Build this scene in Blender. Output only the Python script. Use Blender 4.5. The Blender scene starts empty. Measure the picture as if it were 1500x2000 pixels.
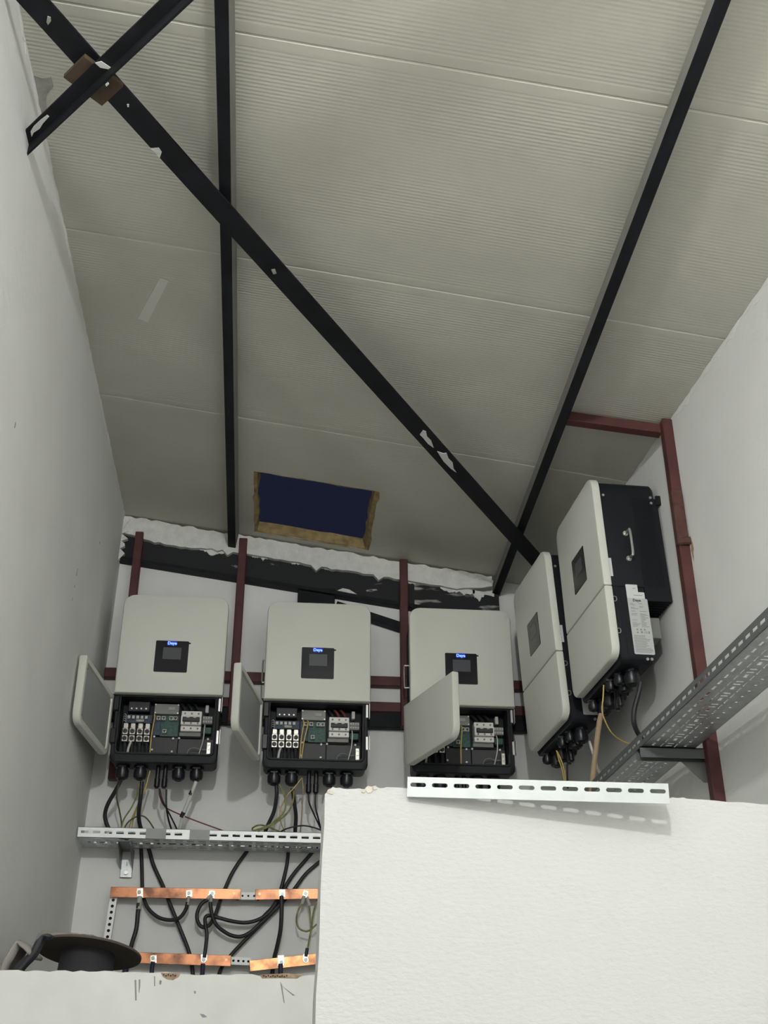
import bpy, bmesh, math, random
from mathutils import Vector, Matrix
from mathutils.geometry import tessellate_polygon
random.seed(7)
S = bpy.context.scene
COL = S.collection
# ---------------------------------------------------------------- camera
F_PX, CAM = 2290.0, Vector((0, 0, 1.6))
YAW, PITCH, ROLL = math.radians(5.4), math.radians(28.7), math.radians(-0.1)
c_f = Vector((math.sin(YAW) * math.cos(PITCH), math.cos(YAW) * math.cos(PITCH), math.sin(PITCH)))
_r = Vector((math.cos(YAW), -math.sin(YAW), 0))
_u = _r.cross(c_f)
c_r = math.cos(ROLL) * _r + math.sin(ROLL) * _u
c_u = -math.sin(ROLL) * _r + math.cos(ROLL) * _u
cd = bpy.data.cameras.new('camera')
cd.sensor_fit = 'HORIZONTAL'; cd.sensor_width = 36.0; cd.lens = F_PX / 1500 * 36.0
cd.clip_start = 0.05
cam = bpy.data.objects.new('camera', cd); COL.objects.link(cam)
M = Matrix((c_r, c_u, -c_f)).transposed().to_4x4(); M.translation = CAM
cam.matrix_world = M
S.camera = cam
# ---------------------------------------------------------------- world, light, exposure
w = bpy.data.worlds.new('night_sky'); S.world = w; w.use_nodes = True
w.node_tree.nodes['Background'].inputs[0].default_value = (0.0095, 0.0115, 0.026, 1)
w.node_tree.nodes['Background'].inputs[1].default_value = 1.0
def lamp(name, loc, power, radius, col):
    ld = bpy.data.lights.new(name, 'POINT'); ld.energy = power; ld.shadow_soft_size = radius; ld.color = col
    o = bpy.data.objects.new(name, ld); o.location = loc; COL.objects.link(o); return o
lamp('ceiling_lamp', (0.0, -0.40, 3.58), 158, 0.055, (0.985, 1.0, 0.985))
lamp('floor_lamp', (1.2, -1.3, 0.425), 15, 0.045, (0.985, 1.0, 0.985))
S.view_settings.view_transform = 'Standard'; S.view_settings.look = 'None'
S.view_settings.gamma = 1.0; S.view_settings.use_curve_mapping = False
S.view_settings.exposure = 0.0

# a point seen at pixel (x, y) of the photograph, at the real depth Y of the thing it belongs to
def pt(x, y, Y):
    d = (x - 750) / F_PX * c_r - (y - 1000) / F_PX * c_u + c_f
    return CAM + d * (Y / d.y)
# ---------------------------------------------------------------- materials
def mat(name, col, rough=0.6, metal=0.0, var=0.0, vscale=8.0, bump=0.0, bscale=60.0, detail=4.0, col2=None,
        emit=None, spec=0.5, thresh=None, stretch=None, bdist=0.002):
    m = bpy.data.materials.new(name); m.use_nodes = True
    nt = m.node_tree; b = nt.nodes['Principled BSDF']
    b.inputs['Base Color'].default_value = (*col, 1); b.inputs['Roughness'].default_value = rough
    b.inputs['Metallic'].default_value = metal; b.inputs['Specular IOR Level'].default_value = spec
    geo = None
    if var or col2 or bump:
        geo = nt.nodes.new('ShaderNodeNewGeometry')
        src = geo.outputs['Position']
        if stretch:
            mp = nt.nodes.new('ShaderNodeMapping'); mp.inputs['Scale'].default_value = stretch
            nt.links.new(src, mp.inputs['Vector']); src = mp.outputs['Vector']
    if var or col2:
        n = nt.nodes.new('ShaderNodeTexNoise'); n.inputs['Scale'].default_value = vscale; n.inputs['Detail'].default_value = detail
        nt.links.new(src, n.inputs['Vector'])
        r = nt.nodes.new('ShaderNodeValToRGB')
        a, c = (tuple(max(0, x * (1 - var)) for x in col), tuple(min(1, x * (1 + var)) for x in col))
        if col2: a, c = col, col2
        lo, hi = thresh or (0.3, 0.7)
        r.color_ramp.elements[0].position = lo; r.color_ramp.elements[1].position = hi
        r.color_ramp.elements[0].color = (*a, 1); r.color_ramp.elements[1].color = (*c, 1)
        nt.links.new(n.outputs[0], r.inputs[0]); nt.links.new(r.outputs[0], b.inputs['Base Color'])
    if bump:
        n2 = nt.nodes.new('ShaderNodeTexNoise'); n2.inputs['Scale'].default_value = bscale; n2.inputs['Detail'].default_value = 6
        nt.links.new(src, n2.inputs['Vector'])
        bp = nt.nodes.new('ShaderNodeBump'); bp.inputs['Strength'].default_value = bump; bp.inputs['Distance'].default_value = bdist
        nt.links.new(n2.outputs[0], bp.inputs['Height']); nt.links.new(bp.outputs[0], b.inputs['Normal'])
    if emit:
        b.inputs['Emission Color'].default_value = (*emit[:3], 1); b.inputs['Emission Strength'].default_value = emit[3]
    return m
WALLW = mat('white_wall_paint', (0.80, 0.80, 0.785), 0.8, var=0.03, vscale=3, bump=0.5, bscale=35, bdist=0.003)
WALLB = mat('grey_white_back_wall', (0.80, 0.80, 0.79), 0.8, var=0.05, vscale=4, bump=0.3, bscale=50)
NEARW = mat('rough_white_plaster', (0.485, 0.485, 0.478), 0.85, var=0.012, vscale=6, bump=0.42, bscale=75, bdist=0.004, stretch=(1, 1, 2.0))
LOWW = mat('stained_white_paint', (0.74, 0.74, 0.71), 0.8, var=0.05, vscale=9, bump=0.3, bscale=40)
PLAS = mat('rough_plaster', (0.72, 0.72, 0.69), 0.9, var=0.08, vscale=25, bump=0.8, bscale=45, bdist=0.008)
PLASG = mat('grey_mortar', (0.34, 0.33, 0.30), 0.9, var=0.25, vscale=30, bump=0.8, bscale=60)
CEIL = mat('beige_sheet_metal', (0.525, 0.515, 0.448), 0.42, var=0.05, vscale=2.5)
CONC = mat('grey_concrete', (0.35, 0.34, 0.32), 0.9, var=0.1)
BLACK = mat('black_steel_paint', (0.0075, 0.0085, 0.011), 0.65, var=0.5, vscale=14, bump=0.15, bscale=70, spec=0.25)
PURS = mat('grey_purlin_side', (0.21, 0.207, 0.19), 0.6, var=0.12)  # purlin faces other than the black underside and ends
RUST = mat('rusty_brown_steel', (0.045, 0.027, 0.017), 0.75, col2=(0.085, 0.055, 0.03), vscale=25, bump=0.3)
RED = mat('red_oxide_primer', (0.088, 0.025, 0.023), 0.62, var=0.22, vscale=14, bump=0.15, bscale=90)
REDR = mat('rusty_red_oxide', (0.075, 0.026, 0.022), 0.8, col2=(0.11, 0.05, 0.038), vscale=40, bump=0.5)
COVER = mat('warm_white_powder_coat', (0.66, 0.665, 0.60), 0.5, var=0.015, vscale=5, bump=0.05, bscale=500)
DOORIN = mat('grey_door_lining', (0.33, 0.34, 0.34), 0.55)
BODY = mat('black_enclosure', (0.0095, 0.011, 0.0145), 0.55, bump=0.12, bscale=400, spec=0.3)
BOXIN = mat('dark_box_inside', (0.014, 0.015, 0.019), 0.6)
GLOSS = mat('glossy_black_panel', (0.010, 0.011, 0.014), 0.18)
SCREEN = mat('grey_lcd', (0.075, 0.077, 0.088), 0.3)
LED = mat('blue_led', (0.02, 0.05, 0.3), 0.4, emit=(0.22, 0.48, 1.0, 1.5))
LEDHALO = mat('blue_led_halo', (0.01, 0.01, 0.08), 0.4, emit=(0.0, 0.006, 0.42, 1.0))  # halo of the lit letters, imitated by a dim glowing colour
GLAND = mat('black_nylon', (0.008, 0.009, 0.013), 0.3, spec=0.4)
SILVER = mat('tinned_copper', (0.50, 0.485, 0.445), 0.30, metal=1.0, var=0.25, vscale=120)
DSTEEL = mat('dark_bolt_steel', (0.22, 0.22, 0.21), 0.35, metal=0.8)
STEEL = mat('bright_steel', (0.62, 0.62, 0.60), 0.35, metal=0.8)
GALV = mat('galvanised_steel', (0.50, 0.52, 0.53), 0.42, metal=0.75, var=0.12, vscale=35)
GALVB = mat('bright_galvanised_sheet', (0.42, 0.445, 0.44), 0.5, metal=0.3, var=0.05, vscale=40)
GALVL = mat('bright_zinc_lip', (0.88, 0.90, 0.90), 0.45, metal=0.15, var=0.03, vscale=40)
GALVD = mat('dull_grey_coupler', (0.27, 0.275, 0.27), 0.55, metal=0.4, var=0.1)
PERF = mat('whitened_zinc_strip', (0.95, 0.955, 0.95), 0.45)  # base colour whitened to stand in for the zinc's specular sheen
COPPER = mat('copper', (0.33, 0.15, 0.08), 0.34, metal=1.0, col2=(0.105, 0.052, 0.035), vscale=11, thresh=(0.42, 0.62), bump=0.1)
COPR = mat('bare_copper_bright', (0.44, 0.215, 0.10), 0.30, metal=1.0, col2=(0.19, 0.09, 0.05), vscale=18, thresh=(0.42, 0.62))
FOAM = mat('yellow_foam', (0.40, 0.30, 0.135), 0.9, col2=(0.22, 0.155, 0.07), vscale=30, bump=0.7, bscale=80)
PCB = mat('green_circuit_board', (0.018, 0.075, 0.06), 0.5, var=0.5, vscale=120)
PCBB = mat('blue_circuit_board', (0.02, 0.042, 0.075), 0.5, var=0.5, vscale=90)
CAN = mat('grey_shield_plate', (0.20, 0.20, 0.185), 0.45, metal=0.2)
CHIP = mat('light_grey_part', (0.34, 0.34, 0.32), 0.5)
JACK = mat('pale_plastic', (0.55, 0.55, 0.53), 0.5)
BRK = mat('pale_grey_breaker_plastic', (0.80, 0.785, 0.75), 0.5)
DARK = mat('dark_plastic', (0.02, 0.02, 0.024), 0.5)
DGREY = mat('dark_grey_plate', (0.022, 0.022, 0.027), 0.5)
MGREY = mat('mid_grey_plastic', (0.22, 0.225, 0.21), 0.55)
WHITE = mat('white_plastic', (0.72, 0.72, 0.70), 0.5)
BLKCAB = mat('black_cable_sheath', (0.014, 0.015, 0.018), 0.5)
NAVY = mat('navy_heat_shrink', (0.016, 0.02, 0.05), 0.5)
YELCAB = mat('yellow_cable', (0.55, 0.40, 0.12), 0.5)
YGCAB = mat('yellow_green_earth_cable', (0.34, 0.33, 0.10), 0.5, col2=(0.10, 0.12, 0.04), vscale=45)
GRNCAB = mat('olive_cable', (0.09, 0.09, 0.045), 0.5)
REDCAB = mat('dark_red_cable', (0.16, 0.03, 0.03), 0.5)
WHTCAB = mat('white_cable', (0.62, 0.61, 0.58), 0.5)
SLEEVE = mat('grey_lug_sleeve', (0.42, 0.41, 0.39), 0.6)
TANCAB = mat('tan_corrugated_hose', (0.40, 0.285, 0.18), 0.6, bump=0.2)
LABEL = mat('grey_rating_label', (0.55, 0.56, 0.55), 0.45)
LABELW = mat('white_sticker', (0.72, 0.73, 0.72), 0.45)
INK = mat('black_ink', (0.03, 0.03, 0.035), 0.6)
INKG = mat('grey_small_print', (0.27, 0.275, 0.275), 0.6)
CARD = mat('grey_brown_fibreboard', (0.10, 0.082, 0.065), 0.8, var=0.12)
CARDD = mat('dark_grey_core', (0.030, 0.030, 0.034), 0.8)
BAG = mat('grey_sheet', (0.34, 0.32, 0.29), 0.75, var=0.1, vscale=20)
BAGD = mat('dark_blue_grey_sheet', (0.045, 0.047, 0.058), 0.7)
RUSTM = mat('rust_stain', (0.30, 0.17, 0.09), 0.9, col2=(0.55, 0.42, 0.30), vscale=60, bump=0.5)
CHIPM = mat('chipped_render', (0.42, 0.38, 0.31), 0.9, col2=(0.62, 0.58, 0.5), vscale=90, bump=0.6)
TAPE = mat('pale_tape', (0.66, 0.655, 0.60), 0.6)
# ---------------------------------------------------------------- object helpers
def tag(o, label=None, cat=None, group=None, kind=None):
    if label: o['label'] = label
    if cat: o['category'] = cat
    if group: o['group'] = group
    if kind: o['kind'] = kind
    return o
def empty(name, loc=(0, 0, 0), rot=(0, 0, 0)):
    o = bpy.data.objects.new(name, None); o.empty_display_size = 0.05
    o.location = loc; o.rotation_euler = rot; COL.objects.link(o); return o
def link(name, me, parent=None, loc=None, rot=None):
    o = bpy.data.objects.new(name, me); COL.objects.link(o)
    if parent: o.parent = parent
    if loc: o.location = loc
    if rot: o.rotation_euler = rot
    return o
def mesh_of(bm, name, m, smooth=False, recalc=True):
    if recalc: bmesh.ops.recalc_face_normals(bm, faces=bm.faces[:])
    me = bpy.data.meshes.new(name); bm.to_mesh(me); bm.free()
    for k in (m if isinstance(m, (list, tuple)) else [m]): me.materials.append(k)
    if smooth:
        me.polygons.foreach_set('use_smooth', [True] * len(me.polygons))
        try: me.set_sharp_from_angle(angle=math.radians(38))
        except Exception: pass
    return me
CACHE = {}
def obj(name, bm, m, parent=None, smooth=False, loc=None, rot=None, key=None):
    if key is not None and key in CACHE:
        if bm is not None and not callable(bm): bm.free()
        return link(name, CACHE[key], parent, loc, rot)
    if callable(bm): bm = bm()
    me = mesh_of(bm, name, m, smooth)
    if key is not None: CACHE[key] = me
    return link(name, me, parent, loc, rot)
def box(bm, x0, x1, y0, y1, z0, z1, bev=0.0, mi=0, X=None):
    n0 = len(bm.faces)
    vs = [bm.verts.new((x, y, z)) for x in (x0, x1) for y in (y0, y1) for z in (z0, z1)]
    fs = [bm.faces.new([vs[i] for i in q]) for q in ((0, 1, 3, 2), (4, 6, 7, 5), (0, 4, 5, 1), (2, 3, 7, 6), (0, 2, 6, 4), (1, 5, 7, 3))]
    for f in fs: f.material_index = mi
    if X is not None:
        for v in vs: v.co = X @ v.co
    if bev:
        es = list({e for f in fs for e in f.edges})
        bmesh.ops.bevel(bm, geom=es, offset=bev, segments=1, affect='EDGES', profile=0.5)
    return bm
def B(*a, **k): return box(bmesh.new(), *a, **k)
def rr(x0, x1, z0, z1, r=0.01, n=5):
    r = (r,) * 4 if isinstance(r, (int, float)) else r          # bl, br, tr, tl
    out = []
    for (cx, cz, rad, a0) in ((x0 + r[0], z0 + r[0], r[0], 180), (x1 - r[1], z0 + r[1], r[1], 270), (x1 - r[2], z1 - r[2], r[2], 0), (x0 + r[3], z1 - r[3], r[3], 90)):
        for i in range(n + 1):
            a = math.radians(a0 + 90 * i / n); out.append((cx + rad * math.cos(a), cz + rad * math.sin(a)))
    return out
def loft(bm, rings, cap0=True, cap1=True, mi=0, closed=True):
    L = [[bm.verts.new(p) for p in r] for r in rings]
    n = len(L[0])
    for a, b in zip(L, L[1:]):
        for i in range(n if closed else n - 1):
            f = bm.faces.new((a[i], a[(i + 1) % n], b[(i + 1) % n], b[i])); f.material_index = mi
    if cap0: bm.faces.new(L[0][::-1]).material_index = mi
    if cap1: bm.faces.new(L[-1]).material_index = mi
    return bm
def slab(x0, x1, z0, z1, r, layers, n=5):
    """rounded plate in the XZ plane; layers = (inset, y) front to back"""
    bm = bmesh.new(); R = (r,) * 4 if isinstance(r, (int, float)) else r
    rings = []
    for ins, y in layers:
        q = tuple(max(a - ins, 0.0008) for a in R)
        rings.append([(x, y, z) for x, z in rr(x0 + ins, x1 - ins, z0 + ins, z1 - ins, q, n)])
    return loft(bm, rings)
def cyl(bm, p0, p1, r0, r1=None, n=12, mi=0):
    p0, p1 = Vector(p0), Vector(p1); r1 = r0 if r1 is None else r1
    d = (p1 - p0).normalized(); a = d.orthogonal().normalized(); b = d.cross(a)
    R = [[p + (a * math.cos(t) + b * math.sin(t)) * r for t in [2 * math.pi * i / n for i in range(n)]] for p, r in ((p0, r0), (p1, r1))]
    return loft(bm, R, mi=mi)
def lathe(bm, c, prof, n=20, axis='Z', mi=0):
    c = Vector(c); R = []
    for r, h in prof:
        R.append([c + (Vector((r * math.cos(t), r * math.sin(t), h)) if axis == 'Z' else Vector((r * math.cos(t), h, r * math.sin(t)))) for t in [2 * math.pi * i / n for i in range(n)]])
    return loft(bm, R, mi=mi)
def smooth_path(P, k=6):
    P = [Vector(p) for p in P]
    if len(P) < 3: return P
    Q = [P[0] * 2 - P[1]] + P + [P[-1] * 2 - P[-2]]; out = []
    for i in range(1, len(Q) - 2):
        a, b, c, d = Q[i - 1:i + 3]
        for j in range(k):
            t = j / k
            out.append(0.5 * ((2 * b) + (c - a) * t + (2 * a - 5 * b + 4 * c - d) * t * t + (3 * b - a - 3 * c + d) * t ** 3))
    return out + [P[-1]]
def tube(bm, P, r, n=8, k=6, mi=0):
    P = smooth_path(P, k); R = []; up = None
    for i, p in enumerate(P):
        d = (P[min(i + 1, len(P) - 1)] - P[max(i - 1, 0)]).normalized()
        up = d.orthogonal().normalized() if up is None else (up - d * up.dot(d)).normalized()
        b = d.cross(up)
        R.append([p + (up * math.cos(2 * math.pi * j / n) + b * math.sin(2 * math.pi * j / n)) * r for j in range(n)])
    return loft(bm, R, mi=mi)
def prism(bm, poly, fn, mi=0):
    """polygon (list of 2D) extruded; fn(u, v, k) gives the 3D point of face k (0 front, 1 back)"""
    a = [bm.verts.new(fn(u, v, 0)) for u, v in poly]; b = [bm.verts.new(fn(u, v, 1)) for u, v in poly]
    n = len(poly)
    for t in tessellate_polygon([[Vector((u, v, 0)) for u, v in poly]]):
        for L in (a, b):
            try: bm.faces.new([L[i] for i in t]).material_index = mi
            except ValueError: pass
    for i in range(n):
        bm.faces.new((a[i], a[(i + 1) % n], b[(i + 1) % n], b[i])).material_index = mi
    return bm
def bar(name, a, b, wdt, hgt, m, parent=None, up=(0, 0, 1), bev=0.002):
    """square tube between two points: wdt across, hgt along 'up', centred"""
    a, b = Vector(a), Vector(b); d = b - a; L = d.length; d.normalize()
    s = d.cross(Vector(up)).normalized(); u = s.cross(d)
    X = Matrix((s, d, u)).transposed().to_4x4(); X.translation = a
    return obj(name, B(-wdt / 2, wdt / 2, 0, L, -hgt / 2, hgt / 2, bev=bev, X=X), m, parent)
def text(name, s, size, m, parent, loc, rot, ext=0.0004, bold=0.0):
    cu = bpy.data.curves.new(name, 'FONT'); cu.body = s; cu.size = size; cu.align_x = 'CENTER'; cu.align_y = 'CENTER'
    cu.extrude = ext; cu.offset = bold; cu.resolution_u = 3
    t = bpy.data.objects.new(name, cu); COL.objects.link(t)
    me = bpy.data.meshes.new_from_object(t.evaluated_get(bpy.context.evaluated_depsgraph_get()))
    bpy.data.objects.remove(t); me.materials.clear(); me.materials.append(m)
    return link(name, me, parent, loc, rot)
# ---------------------------------------------------------------- the setting
Z0, SL = 4.0892, -0.13825                                   # roof underside: z = Z0 + SL * x
roof = lambda x: Z0 + SL * x
xr = lambda y: 1.348 - 0.062 * (y - 3.5)                    # right wall
xl = lambda z: -0.768 + 0.0125 * (z - 2.4)                  # left wall
BACK = 4.9
def struct(name, bm, m, parent=None, smooth=False):
    o = obj(name, bm, m, parent, smooth); return tag(o, kind='structure') if not parent else o
struct('floor', B(-1.2, 1.9, -2.2, 5.1, -0.1, 0.0), CONC)
bm = bmesh.new()
loft(bm, [[(xl(0), -2.0, 0), (xl(0), 4.95, 0), (xl(0) - 0.15, 4.95, 0), (xl(0) - 0.15, -2.0, 0)],
          [(xl(4.4), -2.0, 4.4), (xl(4.4), 4.95, 4.4), (xl(4.4) - 0.15, 4.95, 4.4), (xl(4.4) - 0.15, -2.0, 4.4)]])
wl = struct('wall_left', bm, WALLW)
bm = bmesh.new()
loft(bm, [[(xr(-2), -2, 0), (xr(4.95), 4.95, 0), (xr(4.95) + 0.15, 4.95, 0), (xr(-2) + 0.15, -2, 0)],
          [(xr(-2), -2, 4.2), (xr(4.95), 4.95, 4.2), (xr(4.95) + 0.15, 4.95, 4.2), (xr(-2) + 0.15, -2, 4.2)]])
wr = struct('wall_right', bm, WALLW)
bm = bmesh.new()
loft(bm, [[(x, BACK, 0), (x, BACK + 0.15, 0), (x, BACK + 0.15, roof(x) + 0.02), (x, BACK, roof(x) + 0.02)] for x in (-0.95, 1.45)])
wb = struct('wall_back', bm, WALLB)
struct('wall_rear', B(-1.0, 1.9, -2.15, -2.0, 0, 4.4), WALLW)
# rough plaster seams where the walls meet the roof sheets
def seam(parent, fn, t0, t1, n, h0, h1, m, seed):
    rnd = random.Random(seed); bm = bmesh.new(); rows = []
    for i in range(n + 1):
        t = t0 + (t1 - t0) * i / n
        h = h0 + (h1 - h0) * rnd.random(); d = 0.001 + 0.0035 * rnd.random()
        rows.append([fn(t, 0, 0), fn(t, 0, d), fn(t, h * 0.5, d * 0.9), fn(t, h, 0.001), fn(t, h, -0.004), fn(t, 0, -0.004)])
    loft(bm, rows)
    return obj('plaster_seam', bm, m, parent, smooth=True)
seam(wl, lambda t, h, d: (xl(4.19) + d, t, roof(xl(4.19)) - h), 1.7, 4.9, 120, 0.003, 0.020, WALLW, 3)
seam(wr, lambda t, h, d: (xr(t) - d, t, roof(xr(t)) - h), 1.9, 4.9, 110, 0.005, 0.03, WALLW, 5)
# plaster band between roof and rafter on the back wall
rnd = random.Random(11); top, low = [], []
for i in range(73):
    x = -0.765 + 1.725 * i / 72
    top.append((x, roof(x) - 0.002 - 0.012 * rnd.random()))
    hang = 0.096 + 0.006 * rnd.random() + (0.03 * rnd.random() if rnd.random() < 0.10 else 0)
    if x < -0.27: hang += 0.018 * math.sin((x + 0.7) * 8)
    if x > 0.80: hang -= (x - 0.80) * 0.25
    low.append((x, roof(x) - hang))
struct('plaster_band', prism(bmesh.new(), top + low[::-1], lambda u, v, k: (u, 4.846 + 0.053 * k, v)), PLAS, wb)
# roof of ribbed sandwich panels
ceiling = tag(empty('ceiling'), kind='structure')
JO = [-2.1, -1.55, -0.64, 0.26, 1.165, 2.065, 2.928, 3.862, 4.98]
def ribs(y0, y1):
    pr = [(y0, 0.006), (y0 + 0.005, 0.0006), (y0 + 0.026, 0.0)]
    n = max(1, int((y1 - y0 - 0.07) / 0.0126)); st = (y1 - y0 - 0.07) / n; y = y0 + 0.035
    for i in range(n):
        a = 0.00036 + 0.00016 * math.sin(i * 0.21)
        pr += [(y + st * 0.08, 0), (y + st * 0.40, a), (y + st * 0.60, a), (y + st * 0.92, 0)]; y += st
    return pr + [(y1 - 0.028, 0), (y1 - 0.005, 0.0006), (y1 - 0.001, 0.006)]
def panel_piece(bm, xa, xb, pr):
    R = [[(x, pr[0][0], roof(x) + 0.05)] + [(x, y, roof(x) + h) for y, h in pr] + [(x, pr[-1][0], roof(x) + 0.05)] for x in (xa, xb)]
    loft(bm, R)
HX0, HX1, HY0, HY1 = -0.138, 0.374, 4.262, 4.79
PX0, PX1, PY0, PY1 = HX0 - 0.006, HX1 + 0.006, HY0 - 0.004, HY1 + 0.008
for y0, y1 in zip(JO, JO[1:]):
    bm = bmesh.new(); pr = ribs(y0, y1)
    if y1 < 4.9: panel_piece(bm, -0.9, 1.75, pr)
    else:
        a = [p for p in pr if p[0] < PY0] + [(PY0, 0)]; c = [(PY1, 0)] + [p for p in pr if p[0] > PY1]
        panel_piece(bm, -0.9, PX0, pr); panel_piece(bm, PX1, 1.75, pr)
        panel_piece(bm, PX0, PX1, a); panel_piece(bm, PX0, PX1, c)
    obj('roof_panel', bm, CEIL, ceiling)
# torn foam edge of the hole cut in the last panel
def hole_ring(ins, dz, seed):
    rnd = random.Random(seed); P = []
    x0, x1, y0, y1 = HX0 + ins[0], HX1 - ins[1], HY0 + ins[2], HY1 - ins[3]
    for (a, b) in (((x0, y0), (x1, y0)), ((x1, y0), (x1, y1)), ((x1, y1), (x0, y1)), ((x0, y1), (x0, y0))):
        for i in range(10):
            t = i / 10; j = 0.007 if 0 < i else 0
            x, y = a[0] + (b[0] - a[0]) * t + rnd.uniform(-j, j), a[1] + (b[1] - a[1]) * t + rnd.uniform(-j, j)
            P.append((x, y, roof(x) + dz))
    return P
bm = bmesh.new()
loft(bm, [hole_ring((-0.007, -0.009, -0.005, -0.010), -0.0015, 1), hole_ring((0.008, 0.010, 0.004, 0.0), 0.003, 2), hole_ring((0.014, 0.020, 0.004, 0.0), 0.05, 4), hole_ring((-0.012, -0.012, -0.01, -0.014), 0.053, 5)], cap0=False, cap1=False)
tag(obj('foam_edge', bm, FOAM, ceiling), 'torn yellow insulation foam around the hole in the roof')
bm = bmesh.new()
q = [(-0.452, 3.093), (-0.424, 3.100), (-0.515, 3.352), (-0.548, 3.335)]
prism(bm, q, lambda u, v, k: (u, v, roof(u) - 0.0012 * (1 - k)))
tag(obj('tape_strip', bm, TAPE, ceiling), 'pale strip of tape stuck to the ribbed roof panel')
bm = bmesh.new()
def cpt(x, y):                                             # where a pixel's ray meets the roof plane
    d = (x - 750) / F_PX * c_r - (y - 1000) / F_PX * c_u + c_f
    return CAM + d * ((Z0 - 1.6) / (d.z - SL * d.x))
q = [cpt(*p) for p in ((66, 146), (82, 152), (100, 150), (104, 168), (92, 182), (90, 198), (92, 214), (82, 226), (76, 214))]
prism(bm, [(p.x, p.y) for p in q], lambda u, v, k: (u, v, roof(u) - 0.002 * (1 - k)))
tag(obj('mortar_smear', bm, PLASG, ceiling), 'grey mortar smear on the roof panel by the left wall')
# partitions below and the slab behind them
pts = [(0.0865, 2.143), (0.092, 2.150), (0.100, 2.1545), (0.118, 2.1525), (0.140, 2.1535), (0.153, 2.1525), (0.160, 2.158), (0.168, 2.1575), (0.18, 2.1555), (0.2, 2.157), (0.23, 2.156), (0.30, 2.1530), (0.4, 2.1515), (0.5, 2.150), (0.6, 2.1485), (0.68, 2.147), (0.70, 2.1505), (0.72, 2.1515), (0.728, 2.149), (0.80, 2.146), (0.86, 2.1425), (0.95, 2.142), (1.43, 2.139), (1.43, 0.0), (0.045, 0.0)]
fine = []
for (a, b) in zip(pts, pts[1:] + pts[:1]):
    n = 1 if (a[1] < 1 or a[0] > 0.9) else 3
    if a[1] < 1 and b[1] > 1 and b[0] < 0.1: n = 40
    for i in range(n):
        t = i / n; j = 0.0011 if n > 1 else 0
        fine.append((a[0] + (b[0] - a[0]) * t + random.uniform(-j, j), a[1] + (b[1] - a[1]) * t + random.uniform(-j, j)))
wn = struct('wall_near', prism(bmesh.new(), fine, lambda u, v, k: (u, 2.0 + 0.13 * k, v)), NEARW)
for (cx, cz, s) in ((0.096, 2.1455, 0.0055), (0.162, 2.1525, 0.008), (0.172, 2.155, 0.005), (0.152, 2.149, 0.004)):
    P = [(cx + s * random.uniform(0.6, 1.2) * math.cos(a), cz + s * random.uniform(0.5, 0.9) * math.sin(a)) for a in [i * math.pi / 5 for i in range(10)]]
    obj('chipped_edge', prism(bmesh.new(), P, lambda u, v, k: (u, 1.9985 + 0.01 * k, v)), CHIPM, wn)
pts = [(-0.80, 2.0155)] + [(-0.78 + 0.02 * i, 2.0165 + random.uniform(-0.0025, 0.0025) - 0.004 * (i > 27)) for i in range(56)] + [(0.40, 2.01), (0.40, 0), (-0.80, 0)]
wp = struct('wall_low', prism(bmesh.new(), pts, lambda u, v, k: (u, 3.3 + 0.14 * k, v)), LOWW)
struct('mezzanine_floor', B(-0.8, 1.45, 3.42, 4.95, 1.84, 1.97), CONC)
def mark(poly, m, name, Y=3.2985, parent=None):
    P = [pt(x, y, 3.3) for x, y in poly]
    return obj(name, prism(bmesh.new(), [(p.x, p.z) for p in P], lambda u, v, k: (u, Y + 0.004 * k, v)), m, parent or wp)
mark([(314, 1900), (352, 1901), (349, 1908), (338, 1914), (328, 1913), (318, 1907)], RUSTM, 'mesh_patch')
mark([(508, 1904), (560, 1901), (590, 1905), (580, 1911), (545, 1910), (512, 1911)], RUSTM, 'mesh_patch')
for a, b in (((320, 1905), 6), ((515, 1907), 11)):
    bm = bmesh.new()
    for i in range(b):
        p = pt(a[0] + 4.5 * i, a[1] + (0.8 if i % 2 else -1), 3.3); cyl(bm, (p.x, 3.2965, p.z), (p.x, 3.2995, p.z), 0.0022, n=6)
    tag(obj('mesh_holes', bm, INK, wp), kind='stuff')
for q in ([(263, 1914), (266, 1914), (267, 1954), (264, 1954)], [(271, 1913), (274, 1913), (274, 1925), (272, 1940), (271, 1938)], [(301, 1907), (303, 1907), (303, 1926), (301, 1926)], [(312, 1914), (316, 1916), (314, 1924), (311, 1921)],
          [(390, 1980), (398, 1981), (404, 1986), (396, 1987)], [(379, 1935), (383, 1936), (382, 1941), (379, 1940)], [(550, 1925), (570, 1940), (576, 1944), (572, 1944)], [(547, 1917), (551, 1925), (556, 1960), (554, 1958)]):
    mark(q, INKG, 'scuff_mark')
for (x, y, h) in ((26, 830, 5), (147, 1117, 9), (143, 1145, 3), (139, 1170, 4), (190, 1060, 2)):   # dark nicks on the left wall
    d0 = (x - 750) / F_PX * c_r - (y - 1000) / F_PX * c_u + c_f
    p = CAM + d0 * (-0.76 / d0.x); s = h * 0.0016
    obj('scuff_mark', B(xl(p.z) - 0.004, xl(p.z) + 0.0012, p.y - 0.003, p.y + 0.004, p.z - s, p.z + s), INKG, wl)
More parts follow.
